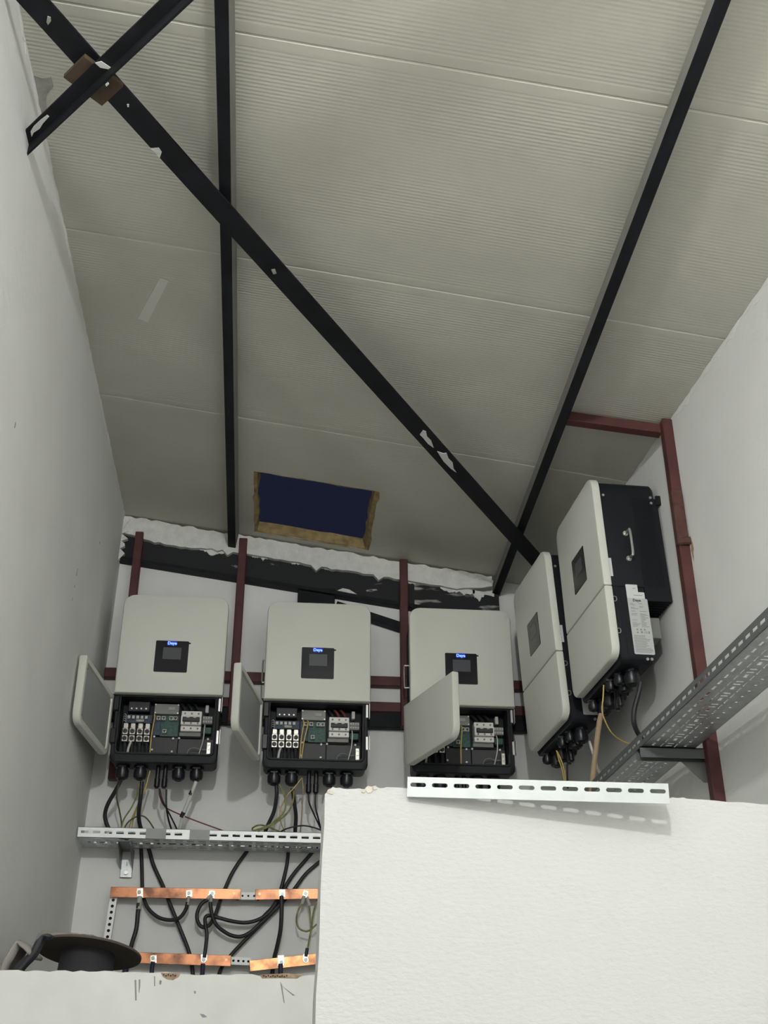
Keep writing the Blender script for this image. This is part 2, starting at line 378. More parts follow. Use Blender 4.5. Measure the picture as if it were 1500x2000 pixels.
# ---------------------------------------------------------------- steelwork
def purlin(x0, x1, label):
    a, b = Vector((x0, -2, 0)), Vector((x1, 4.895, 0)); dn = Vector((SL, 0, -1)).normalized() ; sd = Vector((1, 0, SL)).normalized()
    bm = bmesh.new(); H, Wd, fl = 0.078, 0.0355, 0.010
    R = []
    for p in (a, b):
        c = Vector((p.x, p.y, roof(p.x))) 
        R.append([c - sd * Wd / 2 + dn * 0.001, c + sd * Wd / 2 + dn * 0.001, c + sd * Wd / 2 + dn * H, c - sd * Wd / 2 + dn * H])
    loft(bm, R)
    bm.faces.ensure_lookup_table()
    for f in bm.faces:
        f.normal_update()
    bmesh.ops.recalc_face_normals(bm, faces=bm.faces[:])
    for f in bm.faces: f.material_index = 0 if (f.normal.dot(dn) > 0.7 or abs(f.normal.y) > 0.7) else 1
    bmesh.ops.bevel(bm, geom=bm.edges[:], offset=0.002, segments=1, affect='EDGES')
    me = mesh_of(bm, 'purlin', [BLACK, PURS]); o = link('roof_purlin', me)
    tag(o, label, 'purlin', 'purlins under the roof')
purlin(-0.155, -0.2345, 'long black roof purlin ending above the middle red post')
purlin(0.879, 0.994, 'long black roof purlin slanting to the back right corner')
# diagonal braces of angle steel under the purlins
def angle_brace(name, a, b, wd, leg_side, leg_dz, dz, label, notch=None):
    a, b = Vector((*a, 0)), Vector((*b, 0)); d = (b - a); L = d.length; d.normalize(); s = Vector((d.y, -d.x, 0))     # s: to the right of travel
    rootp = empty(name, (0, 0, 0)); tag(rootp, label, 'brace', 'wind braces under the roof')
    def P(t, k, h):
        p = a + d * t + s * k; return (p.x, p.y, roof(p.x) - dz + h)
    bm = bmesh.new(); T = 0.006
    loft(bm, [[P(t, -wd / 2, 0), P(t, wd / 2, 0), P(t, wd / 2, T), P(t, -wd / 2, T)] for t in (0, L)])
    obj('flange', bm, BLACK, rootp)
    bm = bmesh.new(); e = leg_side * wd / 2
    loft(bm, [[P(t, e, T if leg_dz > 0 else 0), P(t, e - leg_side * T, T if leg_dz > 0 else 0), P(t, e - leg_side * T, leg_dz), P(t, e, leg_dz)] for t in (0, L)])
    obj('web', bm, BLACK, rootp)
    return rootp, P, L
b1, P1, L1 = angle_brace('angle_brace', (-0.758, 1.871), (1.17, 4.572), 0.077, -1, 0.018, 0.104, 'long black diagonal brace crossing the whole roof to the right corner')
def lay(poly, root, name, m, d=0.0025, dz=0.104):
    Q = []
    for x, y in poly:
        r0 = (x - 750) / F_PX * c_r - (y - 1000) / F_PX * c_u + c_f
        Q.append(CAM + r0 * ((Z0 - dz - 1.6) / (r0.z - SL * r0.x)))
    return obj(name, prism(bmesh.new(), [(p.x, p.y) for p in Q], lambda u, v, k: (u, v, roof(u) - dz - d * (1 - k))), m, root)
WP = mat('white_paint_flake', (0.68, 0.68, 0.66), 0.7)
lay([(820, 848), (826, 840), (832, 842), (834, 852), (842, 860), (847, 874), (836, 866), (826, 854)], b1, 'paint_patch', WP)
lay([(854, 881), (866, 885), (872, 884), (876, 895), (884, 903), (886, 915), (891, 922), (880, 914), (866, 900)], b1, 'paint_patch', WP)
lay([(93, 31), (99, 33), (100, 40), (94, 48), (91, 42)], b1, 'paint_patch', PLASG)
lay([(294, 289), (310, 288), (316, 296), (312, 308), (305, 300), (300, 294)], b1, 'paint_patch', PLAS)
lay([(248, 203), (252, 203), (252, 208), (249, 208)], b1, 'paint_patch', WP)
lay([(530, 526), (537, 525), (540, 533), (534, 535)], b1, 'paint_patch', PLASG)
def under(x, y, dz):                                       # pixel to a point on the plane dz below the roof
    r0 = (x - 750) / F_PX * c_r - (y - 1000) / F_PX * c_u + c_f
    return CAM + r0 * ((Z0 - dz - 1.6) / (r0.z - SL * r0.x))
ba, bb = under(50, 286, 0.166), under(352, 0, 0.166); bdir = (bb - ba); bb = bb + bdir * 1.9; ba = ba - bdir * 0.03
sh = Vector((bdir.y, -bdir.x, 0)).normalized() * 0.011; ba = ba + sh; bb = bb + sh
b2, P2, L2 = angle_brace('angle_brace', (ba.x, ba.y), (bb.x, bb.y), 0.038, -1, -0.032, 0.166, 'short black diagonal brace from the left wall crossing over the long one')
def plate_on(P, t0, t1, k0, k1, h0, h1):
    bm = bmesh.new(); loft(bm, [[P(t, k0, h0), P(t, k1, h0), P(t, k1, h1), P(t, k0, h1)] for t in (t0, t1)]); return bm
r0 = (184 - 750) / F_PX * c_r - (150 - 1000) / F_PX * c_u + c_f
gq = CAM + r0 * ((Z0 - 0.14 - 1.6) / (r0.z - SL * r0.x)); gd = Vector((bb.x - ba.x, bb.y - ba.y, 0)).normalized()
gt = (gq - ba).dot(gd); gk = (gq - ba).dot(Vector((gd.y, -gd.x, 0)))
tag(obj('gusset_plate', plate_on(P2, gt - 0.050, gt + 0.050, gk - 0.058, gk + 0.058, 0.0065, 0.020), RUST, b2), 'rusty brown plate joining the two braces')
lay([(186, 122), (198, 119), (216, 131), (212, 134), (196, 131)], b2, 'weld_fleck', WP, dz=0.167)
lay([(206, 164), (211, 160), (213, 163), (208, 168)], b2, 'weld_fleck', WP, dz=0.211)
lay([(60, 256), (66, 246), (80, 233), (92, 224), (96, 227), (84, 240), (78, 250), (66, 258), (62, 266)], b2, 'paint_patch', WP, dz=0.167)
# rafter on the back wall, column and diagonal
rf = empty('steel_rafter', (0, BACK, 4.0)); rf.location = (0, 0, 0)
tag(rf, 'black plaster-smeared steel rafter sloping along the top of the back wall', 'beam')
def sloped(x0, x1, h0, h1, y0, y1):
    bm = bmesh.new()
    loft(bm, [[(x, y0, roof(x) - h0), (x, y1, roof(x) - h0), (x, y1, roof(x) - h1), (x, y0, roof(x) - h1)] for x in (x0, x1)]); return bm
SMEAR = mat('black_paint_with_plaster_smears', (0.012, 0.013, 0.015), 0.75, col2=(0.50, 0.50, 0.47), vscale=9, thresh=(0.68, 0.72), detail=9, stretch=(0.7, 1, 2.0))
obj('web', sloped(-0.755, 0.99, 0.085, 0.215, 4.868, 4.899), SMEAR, rf)
obj('flange', sloped(-0.755, 0.97, 0.213, 0.228, 4.845, 4.899), BLACK, rf)
for k, (x, wd, hg) in enumerate(((-0.62, 0.07, 0.012), (-0.33, 0.16, 0.03), (-0.115, 0.07, 0.03), (0.05, 0.05, 0.012), (0.20, 0.09, 0.012), (0.62, 0.16, 0.016), (0.80, 0.16, 0.022), (0.92, 0.10, 0.045))):
    n = 22; rn = random.Random(40 + k); P = [(x - wd / 2 + wd * i / n, roof(x - wd / 2 + wd * i / n) - 0.085) for i in range(n + 1)]; h = 0.3
    for i in range(n + 1):
        h = min(1.0, max(0.0, h + rn.uniform(-0.35, 0.35))); u = x + wd / 2 - wd * i / n
        P.append((u, roof(u) - 0.098 - hg * h * math.sin(math.pi * (i + 0.5) / (n + 1)) ** 0.5))
    obj('plaster_smear', prism(bmesh.new(), P, lambda u, v, k: (u, 4.863 + 0.006 * k, v)), PLAS, rf)
rn = random.Random(9); P = [(-0.768, 4.17), (-0.715, 4.165)]
for i in range(14): P.append((-0.735 + rn.uniform(-0.014, 0.022), 4.14 - 0.0125 * i))
P += [(-0.75, 3.955), (-0.768, 3.95)]
obj('plaster_smear', prism(bmesh.new(), P, lambda u, v, k: (u, 4.840 + 0.02 * k, v)), PLAS, rf)
SMEAR2 = mat('half_covered_black_paint', (0.014, 0.015, 0.017), 0.8, col2=(0.42, 0.42, 0.39), vscale=10, thresh=(0.52, 0.62), detail=10, stretch=(0.6, 1, 2.4))
obj('worn_end', sloped(0.60, 0.992, 0.086, 0.214, 4.8655, 4.868), SMEAR2, rf)
P = [(0.245, 3.855), (0.27, 3.868), (0.30, 3.862), (0.335, 3.84), (0.30, 3.845)]
obj('plaster_smear', prism(bmesh.new(), P, lambda u, v, k: (u, 4.862 + 0.008 * k, v)), PLAS, rf)
tag(obj('steel_column', B(0.066, 0.235, 4.865, 4.899, 3.25, roof(0.24) - 0.19, bev=0.003), BLACK), 'black steel column stub behind the second white inverter', 'column')
o = bar('truss_diagonal', (0.24, 4.875, 3.782), (0.76, 4.875, 3.618), 0.04, 0.038, BLACK)
tag(o, 'black diagonal steel bar between second and third inverters', 'brace')
# red posts and rails of the mounting frame
def post(x0, x1, y0, z0, z1, label):
    o = obj('mounting_post', B(x0, x1, y0, y0 + 0.036, z0, z1, bev=0.003), RED); tag(o, label, 'post', 'red posts of the mounting frame'); return o
post(-0.684, -0.648, 4.826, 2.95, 4.098, 'red steel post rising behind the leftmost inverter')
post(-0.212, -0.175, 4.826, 3.21, 4.087, 'red steel post between first and second inverters')
post(0.529, 0.566, 4.826, 3.21, 4.012, 'red steel post between second and third inverters')
pr_ = empty('mounting_post'); tag(pr_, 'tall red steel post on the right wall behind the black inverter side', 'post', 'red posts of the mounting frame')
obj('tube', B(1.318, 1.356, 3.40, 3.438, 1.97, roof(1.32) - 0.006, bev=0.003), RED, pr_)
obj('splice', B(1.312, 1.350, 3.388, 3.42, 3.395, 3.60, bev=0.004), REDR, pr_)
obj('stub_tube', cyl(bmesh.new(), (1.314, 3.40, 3.404), (1.354, 3.385, 3.404), 0.013, n=10), REDR, pr_)
def rail(z0, z1, y0, m, label, name='mounting_rail', x0=-0.755, x1=1.16):
    o = obj(name, B(x0, x1, y0, y0 + 0.036, z0, z1, bev=0.003), m); return tag(o, label, 'rail')
rail(3.404, 3.449, 4.862, RED, 'upper red horizontal rail running behind the row of inverters')
rail(3.285, 3.330, 4.862, RED, 'lower red horizontal rail running behind the row of inverters')
rail(3.212, 3.283, 4.856, BLACK, 'black channel rail just below the red rails behind the inverters', 'channel_rail')
o = bar('roof_tie', (0.955, 3.478, roof(0.955) - 0.022), (1.325, 3.448, roof(1.325) - 0.030), 0.04, 0.036, RED, up=(0, 0, 1))
tag(o, 'short red steel tie from the purlin to the right wall post', 'brace')
# ---------------------------------------------------------------- inverters
HEXB = [0.0055, 0.004]
def gland(p, r, nm='cable_gland', parent=None, h=0.058):
    k = ('gland', r, h)
    def f():
        bm = bmesh.new()
        lathe(bm, (0, 0, 0), [(r * 1.05, 0.004), (r * 1.05, -0.012)], n=6)
        lathe(bm, (0, 0, 0), [(r * 0.82, -0.010), (r * 0.82, -0.02), (r, -0.021), (r, -h * 0.75), (r * 0.86, -h * 0.93), (r * 0.5, -h), (r * 0.45, -h + 0.003)], n=16)
        return bm
    return obj(nm, f, GLAND, parent, True, loc=p, key=k)
def inverter(loc, rot, label, door, lit, kind):
    R = empty('solar_inverter', loc, rot); tag(R, label, 'inverter', 'white solar inverters')
    hw = 0.22
    obj('front_cover', lambda: slab(-hw, hw, 0.0025, 0.44, (0.003, 0.003, 0.048, 0.048), [(0.007, 0), (0.0025, 0.002), (0, 0.007), (0, 0.028), (0.006, 0.031)], 6), COVER, R, True, key='cover')
    dp = obj('display_panel', lambda: slab(-0.070, 0.066, 0.095, 0.233, 0.005, [(0.001, -0.002), (0, -0.001), (0, 0.006)], 3), GLOSS, R, key='disp')
    obj('screen', lambda: B(-0.038, 0.037, -0.0026, 0.0, 0.151, 0.203), SCREEN, dp, key='scr')
    if lit:
        obj('led_halo', lambda: slab(-0.024, 0.018, 0.212, 0.2315, 0.006, [(0, -0.00235), (0, -0.0015)], 3), LEDHALO, dp, key='ledb')  # glowing plate added as the light bleed around the letters
        t = text('led_logo', 'Deye', 0.0175, LED, dp, (-0.003, -0.0026, 0.2215), (math.pi / 2, 0, 0), bold=0.0006)
        obj('panel_tab', lambda: B(0.064, 0.073, -0.002, 0.004, 0.221, 0.227), GLOSS, dp, key='tab')
    obj('body', lambda: slab(-0.207, 0.207, 0.004, 0.428, (0.004, 0.004, 0.030, 0.030), [(0.004, 0.0285), (0, 0.032), (0, 0.228), (0.012, 0.240)], 3), BODY, R, True, key='body')
    def hs():
        bm = bmesh.new()
        box(bm, -0.20, 0.20, 0.230, 0.246, -0.042, 0.362)
        for i in range(21): box(bm, -0.197 + i * 0.0194, -0.193 + i * 0.0194, 0.145, 0.245, -0.046, 0.02)
        for s in (-1, 1): box(bm, s * 0.205 - 0.002, s * 0.205 + 0.002, 0.15, 0.246, -0.046, 0.362)
        return bm
    obj('heat_sink', hs, BODY, R, key='hs')
    obj('wall_bracket', lambda: B(-0.16, 0.16, 0.244, 0.252, 0.27, 0.37, bev=0.002), BODY, R, key='wbr')
    # junction box with its open front
    def jb():
        o_ = lambda i, y: [(x, y, z) for x, z in rr(-0.208 + i, 0.208 - i, -0.272 + i, 0.004, (0.022, 0.022, 0.004, 0.004), 4)]
        inn = lambda i, y: [(x, y, z) for x, z in rr(-0.190 + i, 0.190 - i, -0.236 + i, -0.004, (0.016, 0.016, 0.004, 0.004), 4)]
        bm = bmesh.new()
        loft(bm, [o_(0.006, 0.152), o_(0, 0.146), o_(0, 0.060), o_(-0.004, 0.058), o_(-0.004, 0.036), o_(0.0, 0.032), inn(-0.008, 0.032), inn(-0.006, 0.028), inn(0, 0.028), inn(0.001, 0.124)])
        return bm
    obj('junction_box', jb, BODY, R, True, key='jb')
    for i, x in enumerate((-0.163, -0.092, 0.060, 0.131)): gland((x, 0.092, -0.271), 0.0265, parent=R)
    for x in (-0.022, 0.007):
        obj('plug_connector', lambda: lathe(bmesh.new(), (0, 0, 0), [(0.0095, 0.003), (0.0095, -0.05), (0.0115, -0.052), (0.0115, -0.085), (0.008, -0.088), (0.007, -0.092)], n=10), GLAND, R, True, loc=(x, 0.09, -0.271), key='mc4')
    for z in ((-0.010, -0.146) if door else ()):
        l = obj('latch', lambda: B(0.203, 0.2125, 0.026, 0.052, -0.028, 0.028, bev=0.001), STEEL, R, loc=(0, 0, z - 0.02), key='latch')
        obj('latch_hook', lambda: B(0.2165, 0.2185, 0.018, 0.04, -0.03, 0.03), STEEL, l, key='lhook')
        obj('hinge', lambda: B(-0.218, -0.195, 0.020, 0.060, -0.031, 0.031, bev=0.003), GLAND, R, loc=(0, 0, z - 0.025), key='hinge')
    # door, hinged on the left edge
    dl = 0.26
    d = empty('door', (-hw, 0.030, 0), (0, 0, -math.radians(door))); d.parent = R
    def leaf():
        lay = [(0.007, -0.030), (0.0025, -0.028), (0, -0.023), (0, -0.003), (0.003, 0.0)]
        q = (0.046, 0.046, 0.003, 0.003)
        ring = lambda ins, y: [(x, y, z) for x, z in rr(ins, 0.44 - ins, -dl + ins, -ins, tuple(max(a - ins, .0008) for a in q), 6)]
        return loft(bmesh.new(), [ring(i, y) for i, y in lay] + [ring(0.022, 0.0), ring(0.024, -0.008)])
    obj('door_leaf', leaf, COVER, d, True, key='leaf')
    if door:
        def hl():
            hb = bmesh.new()
            tube(hb, [(-0.205, 0.108, 0.212), (-0.225, 0.110, 0.212), (-0.231, 0.111, 0.205), (-0.231, 0.111, 0.120), (-0.225, 0.110, 0.113), (-0.205, 0.108, 0.113)], 0.0036, k=4)
            return hb
        obj('carry_handle', hl, STEEL, R, True, key='handle_left')
        obj('inner_lining', lambda: slab(0.025, 0.415, -0.235, -0.025, 0.012, [(0, -0.0078), (0, -0.006)], 3), DOORIN, d, key='lining')
        for x, z in ((0.40, -0.04), (0.40, -0.22)): obj('rivet', lambda: cyl(bmesh.new(), (0, -0.007, 0), (0, -0.003, 0), 0.003, n=8), DARK, d, loc=(x, 0, z), key='rivet')
        interior(R, kind)
    else:
        for x, y in ((-0.163, 0.055), (-0.10, 0.125), (0.04, 0.05), (0.10, 0.06), (-0.06, 0.12)): gland((x, y, -0.271), 0.020, parent=R, h=0.045)
        for i in range(9): obj('fin', lambda: B(-0.003, 0.003, 0.10, 0.150, -0.292, -0.270), GLAND, R, loc=(-0.19 + 0.022 * i, 0, 0), key='fin')
        # near side: handle, screws, clips, stickers
        hb = bmesh.new()
        tube(hb, [(0.205, 0.108, 0.212), (0.236, 0.110, 0.212), (0.245, 0.111, 0.203), (0.245, 0.111, 0.122), (0.236, 0.110, 0.113), (0.205, 0.108, 0.113)], 0.0048, k=4)
        for z in (0.212, 0.113): cyl(hb, (0.205, 0.108, z), (0.212, 0.108, z), 0.010)
        obj('carry_handle', hb, STEEL, R, True, key='handle')
        for y, z in ((0.044, 0.365), (0.222, 0.366), (0.222, 0.343), (0.125, -0.262), (0.140, -0.262)):
            obj('screw', lambda: cyl(bmesh.new(), (0.205, 0, 0), (0.2105, 0, 0), 0.0052, n=8), STEEL, R, loc=(0, y, z), key='scrw')
        obj('edge_tab', lambda: B(0.203, 0.214, 0.2405, 0.262, 0.335, 0.375, bev=0.003), BODY, R, key='etab')
        obj('warranty_tape', lambda: B(0.2065, 0.2085, 0.030, 0.043, 0.042, 0.112), LABELW, R, key='wtape')
        for z in (-0.047, -0.165):
            c = bmesh.new(); tube(c, [(0.2125, 0.028, -0.007), (0.2125, 0.040, -0.007), (0.2125, 0.042, 0.007), (0.2125, 0.030, 0.009), (0.2125, 0.028, -0.007)], 0.0016, n=6, k=2)
            obj('clip_ring', c, STEEL, R, loc=(0, 0, z), key='clip')
        lb = obj('rating_label', lambda: prism(bmesh.new(), rr(0.082, 0.154, -0.246, -0.040, (0.005, 0.005, 0.006, 0.002), 3), lambda u, v, k: (0.2095 - 0.003 * k, u, v)), LABEL, R, key='rl')
        rx = (math.pi / 2, 0, math.pi / 2)
        if kind == 'near':
            text('brand_print', 'Deye', 0.0135, INK, lb, (0.2097, 0.115, -0.0475), rx, bold=0.0003)
            text('symbol_print', 'CE', 0.010, INKG, lb, (0.2097, 0.132, -0.166), rx)
            bm = bmesh.new()
            for i, (y, z) in enumerate(((0.103, -0.155), (0.116, -0.155), (0.129, -0.155), (0.103, -0.166))):
                prism(bm, [(y - 0.0042, z - 0.0035), (y + 0.0042, z - 0.0035), (y, z + 0.0045)], lambda u, v, k: (0.2098 - 0.001 * k, u, v))
            prism(bm, rr(0.114, 0.121, -0.169, -0.162, 0.0006, 1), lambda u, v, k: (0.2098 - 0.001 * k, u, v))
            prism(bm, rr(0.141, 0.146, -0.170, -0.161, 0.0006, 1), lambda u, v, k: (0.2098 - 0.001 * k, u, v))
            obj('warning_symbols', bm, INKG, lb)
            bm = bmesh.new(); rn = random.Random(4)
            z = -0.060
            while z > -0.148:
                for y0, y1 in ((0.089, 0.118), (0.121, 0.149)):
                    if rn.random() < 0.8: box(bm, 0.2090, 0.2098, y0, y0 + (y1 - y0) * rn.uniform(0.35, 1), z - 0.0009, z + 0.0009)
                z -= 0.0047
            z = -0.178
            while z > -0.242:
                box(bm, 0.2090, 0.2098, 0.087, 0.087 + 0.063 * rn.uniform(0.6, 1), z - 0.0009, z + 0.0009); z -= 0.0046
            tag(obj('text_lines', bm, INKG, lb), kind='stuff')
        for y0, y1, z0, z1 in ((0.082, 0.124, -0.016, 0.012), (0.082, 0.146, -0.040, -0.016)):
            s = obj('serial_sticker', prism(bmesh.new(), rr(y0, y1, z0, z1, 0.001, 1), lambda u, v, k: (0.210 - 0.003 * k, u, v)), LABELW, R)
            obj('print_line', B(0.2095, 0.2103, y0 + 0.024, y1 - 0.008, (z0 + z1) / 2 - 0.001, (z0 + z1) / 2 + 0.001), INKG, s)
        obj('connector_block', lambda: slab(0.10, 0.165, -0.165, -0.088, 0.005, [(0.002, 0.156), (0, 0.158), (0, 0.205), (0.003, 0.208)], 3), MGREY, R, key='cblk')
    return R
def interior(R, kind):
    bp = obj('back_plate', lambda: B(-0.062, 0.044, 0.112, 0.1245, -0.222, -0.145, bev=0.001), DGREY, R, key='bp')
    obj('back_plate', lambda: B(0.047, 0.188, 0.110, 0.1245, -0.220, -0.150, bev=0.001), mat('slate_plate', (0.034, 0.034, 0.040), 0.5) if 'bp2' not in CACHE else None, R, key='bp2')
    for x in (-0.168, -0.139, -0.109, -0.080):                     # battery terminal lugs, two bolts each
        l = obj('terminal_lug', lambda: box(box(B(-0.0118, 0.0118, 0.084, 0.106, -0.176, -0.148, bev=0.002), -0.0118, 0.0118, 0.080, 0.1, -0.1475, -0.119, bev=0.002), -0.010, 0.010, 0.088, 0.102, -0.119, -0.096, bev=0.002), SILVER, R, loc=(x, 0, 0), key='lug')
        for z, y in ((-0.133, 0.080), (-0.162, 0.084)):
            obj('bolt', lambda: box(cyl(bmesh.new(), (0, 0.001, 0), (0, -0.004, 0), 0.0092, n=10), -0.004, 0.004, -0.006, -0.0035, -0.001, 0.001), DARK, l, True, loc=(0, y, z), key='bolt')
        c = bmesh.new(); tube(c, [(x, 0.096, -0.17), (x + 0.002, 0.098, -0.20), (x + 0.004, 0.095, -0.24)], 0.008)
        obj('battery_lead', c, BLKCAB, R, True)
    c = bmesh.new(); tube(c, [(-0.141, 0.084, -0.176), (-0.147, 0.082, -0.2), (-0.150, 0.082, -0.224)], 0.005); obj('white_tie', c, WHTCAB, R, True)
    tb = obj('fuse_block', lambda: B(-0.166, -0.078, 0.082, 0.12, -0.048, -0.004, bev=0.003), DARK, R, key='tb')
    for i in range(4): obj('screw', lambda: cyl(bmesh.new(), (0, 0.078, 0), (0, 0.083, 0), 0.0035, n=8), STEEL, tb, loc=(-0.151 + 0.0195 * i, 0, -0.037), key='tbs')
    sp = obj('signal_board', lambda: B(-0.168, -0.068, 0.104, 0.112, -0.090, -0.055), PCBB, R, key='sp')
    for i in range(5): obj('connector', lambda: B(-0.0055, 0.0055, 0.092, 0.105, -0.0065, 0.0065, bev=0.001), JACK, sp, loc=(-0.160 + 0.0175 * i, 0, -0.069), key='spc')
    obj('relay', lambda: B(-0.130, -0.098, 0.094, 0.105, -0.088, -0.077, bev=0.001), CHIP, sp, key='relay')
    cn = obj('shield_plate', lambda: B(-0.061, 0.041, 0.094, 0.112, -0.053, -0.008, bev=0.002), CAN, R, key='can')
    obj('chip', lambda: B(-0.003, 0.023, 0.0915, 0.095, -0.036, -0.022), CHIP, cn, key='chp')
    for x, z in ((-0.056, -0.013), (0.036, -0.013), (-0.056, -0.048), (0.036, -0.048)): obj('screw', lambda: cyl(bmesh.new(), (0, 0.091, 0), (0, 0.095, 0), 0.0032, n=8), STEEL, cn, loc=(x, 0, z), key='cns')
    pb = obj('circuit_board', lambda: B(-0.030, 0.042, 0.106, 0.110, -0.143, -0.054), PCB, R, key='pcb')
    obj('circuit_board', lambda: B(-0.062, -0.031, 0.106, 0.110, -0.138, -0.054), PCBB, R, key='pcb2')
    for x, z in ((-0.040, -0.071), (-0.019, -0.071), (0.0115, -0.071), (0.0285, -0.071), (-0.0115, -0.126)):
        j = obj('network_jack', lambda: B(-0.008, 0.008, 0.088, 0.107, -0.008, 0.008, bev=0.001), JACK, pb, loc=(x, 0, z), key='jack')
        obj('port', lambda: prism(bmesh.new(), [(-0.0055, 0.0045), (0.0055, 0.0045), (0.0055, -0.001), (0.0028, -0.001), (0.0028, -0.0055), (-0.0028, -0.0055), (-0.0028, -0.001), (-0.0055, -0.001)], lambda u, v, k: (u, 0.0872 + 0.003 * k, v)), DARK, j, key='port')
    br = obj('circuit_breaker', lambda: box(box(B(0.054, 0.137, 0.068, 0.112, -0.130, -0.108, bev=0.002), 0.054, 0.137, 0.054, 0.112, -0.107, -0.068, bev=0.002), 0.054, 0.137, 0.068, 0.112, -0.067, -0.045, bev=0.002), BRK, R, key='brk')
    obj('toggle', lambda: B(0.061, 0.130, 0.046, 0.055, -0.096, -0.076, bev=0.002), DARK, br, key='tog')
    for i in range(3):
        for z, y in ((-0.056, 0.068), (-0.101, 0.054), (-0.119, 0.068)): obj('screw', lambda: cyl(bmesh.new(), (0, -0.0012, 0), (0, 0.001, 0), 0.0042, n=8), MGREY, br, loc=(0.068 + 0.0275 * i, y, z), key='brs')
    for i in range(2): obj('toggle_mark', lambda: B(-0.006, 0.006, 0.0445, 0.0475, -0.002, 0.003), JACK, br, loc=(0.082 + 0.028 * i, 0, -0.079), key='tgm')
    obj('mounting_strip', lambda: B(0.050, 0.136, 0.085, 0.115, -0.146, -0.131), MGREY, R, key='strip')
    tl = obj('terminal_block', lambda: B(0.139, 0.181, 0.080, 0.115, -0.094, -0.060, bev=0.002), MGREY, R, key='tblk')
    for i in range(4):
        for k in range(2): obj('screw', lambda: cyl(bmesh.new(), (0, 0.077, 0), (0, 0.081, 0), 0.0036, n=8), JACK, tl, loc=(0.145 + 0.0102 * i, 0, -0.069 - 0.016 * k), key='tls')
    obj('relay', lambda: B(0.142, 0.178, 0.09, 0.115, -0.132, -0.104, bev=0.002), PCB, R, key='rly2')
    gb = obj('earth_bar', lambda: B(0.164, 0.182, 0.075, 0.092, -0.226, -0.172, bev=0.002), SILVER, R, key='gnd')
    for i in range(3): obj('screw', lambda: cyl(bmesh.new(), (0.173, 0.071, 0), (0.173, 0.076, 0), 0.005, n=8), STEEL, gb, loc=(0, 0, -0.181 - 0.018 * i), key='gbs')
    for x, z in ((0.025, -0.151), (0.049, -0.149), (0.024, -0.206), (-0.056, -0.200), (0.166, -0.150), (-0.052, -0.145)): obj('screw', lambda: cyl(bmesh.new(), (0, 0.104, 0), (0, 0.113, 0), 0.0045, n=8), WHITE, R, True, loc=(x, 0, z), key='bps')
    YW = {'first': ((-0.057, -0.062),), 'second': ((-0.054, -0.064), (-0.036, -0.058)), 'third': ((0.0, -0.006),)}[kind]
    for a, b in YW:
        c = bmesh.new(); tube(c, [(a, 0.088, -0.066), (a + 0.001, 0.074, -0.062), (a + 0.003, 0.070, -0.08), ((a + b) / 2, 0.072, -0.15), (b + 0.002, 0.08, -0.236)], 0.0028)
        obj('network_wire', c, YELCAB, R, True)
    for i in range(3):
        c = bmesh.new(); x = 0.067 + 0.027 * i
        tube(c, [(x, 0.090, -0.048), (x - 0.002, 0.076, -0.036), (x - 0.012, 0.082, -0.018), (x - 0.02, 0.10, -0.006)], 0.0055)
        obj('phase_wire', c, REDCAB if (kind == 'second' and i) else BLKCAB, R, True)
        obj('ferrule', cyl(bmesh.new(), (x, 0.089, -0.044), (x, 0.082, -0.038), 0.005, n=8), SILVER, R, True)
    c = bmesh.new(); tube(c, [(0.150, 0.088, -0.094), (0.151, 0.072, -0.12), (0.148, 0.074, -0.17), (0.137, 0.08, -0.215), (0.132, 0.085, -0.236)], 0.0024); obj('signal_wire', c, WHTCAB, R, True)
    c = bmesh.new(); tube(c, [(0.084, 0.085, -0.236), (0.094, 0.078, -0.205), (0.116, 0.08, -0.196), (0.14, 0.088, -0.2), (0.166, 0.085, -0.2)], 0.0022); obj('signal_wire', c, MGREY, R, True)
    obj('plug', lambda: B(0.148, 0.162, 0.085, 0.11, -0.045, -0.012, bev=0.002), JACK, R, key='plug')
    for i in range(4): obj('pin_wire', (lambda i=i: tube(bmesh.new(), [(-0.184, 0.10, -0.06 - 0.009 * i), (-0.176, 0.088, -0.058 - 0.009 * i), (-0.168, 0.10, -0.066 - 0.009 * i)], 0.0014, n=5)), WHTCAB, R, key=('pw', i))
inverter((-0.447, 4.6, 3.241), (0, 0, 0), 'leftmost white inverter with its lower door swung open beside left wall', 97, True, 'first')
inverter((0.158, 4.6, 3.233), (0, 0, 0), 'second white inverter from left, lower door open, lit blue logo', 101, True, 'second')
inverter((0.763, 4.6, 3.229), (0, 0, 0), 'third white inverter, its half-open door covering part of its own display', 71, True, 'third')
def side_rot(yaw, tilt, lean):
    d = Vector((math.sin(yaw), math.cos(yaw), 0)); n = Vector((math.cos(yaw), -math.sin(yaw), 0))
    up = (Vector((0, 0, 1)) - math.tan(tilt) * n + math.tan(lean) * d).normalized()
    d = (d - up * d.dot(up)).normalized(); n = d.cross(up)
    return Matrix((-d, n, up)).transposed().to_euler()
def place_side(nx, ny, nz, yaw, tilt, lean, label, kind):
    e = side_rot(math.radians(yaw), math.radians(tilt), math.radians(lean)); m3 = e.to_matrix()
    loc = Vector((nx, ny, nz)) - m3 @ Vector((0.22, 0, 0))
    inverter(loc, e, label, 0, False, kind)
place_side(1.093, 3.558, 3.309, -3.9, 1.19, 0.55, 'closed white inverter nearest the camera, rating label on its black side', 'near')
place_side(1.032, 4.049, 3.263, -5.3, 2.04, 1.2, 'closed white inverter on the right wall nearest the back corner', 'far')
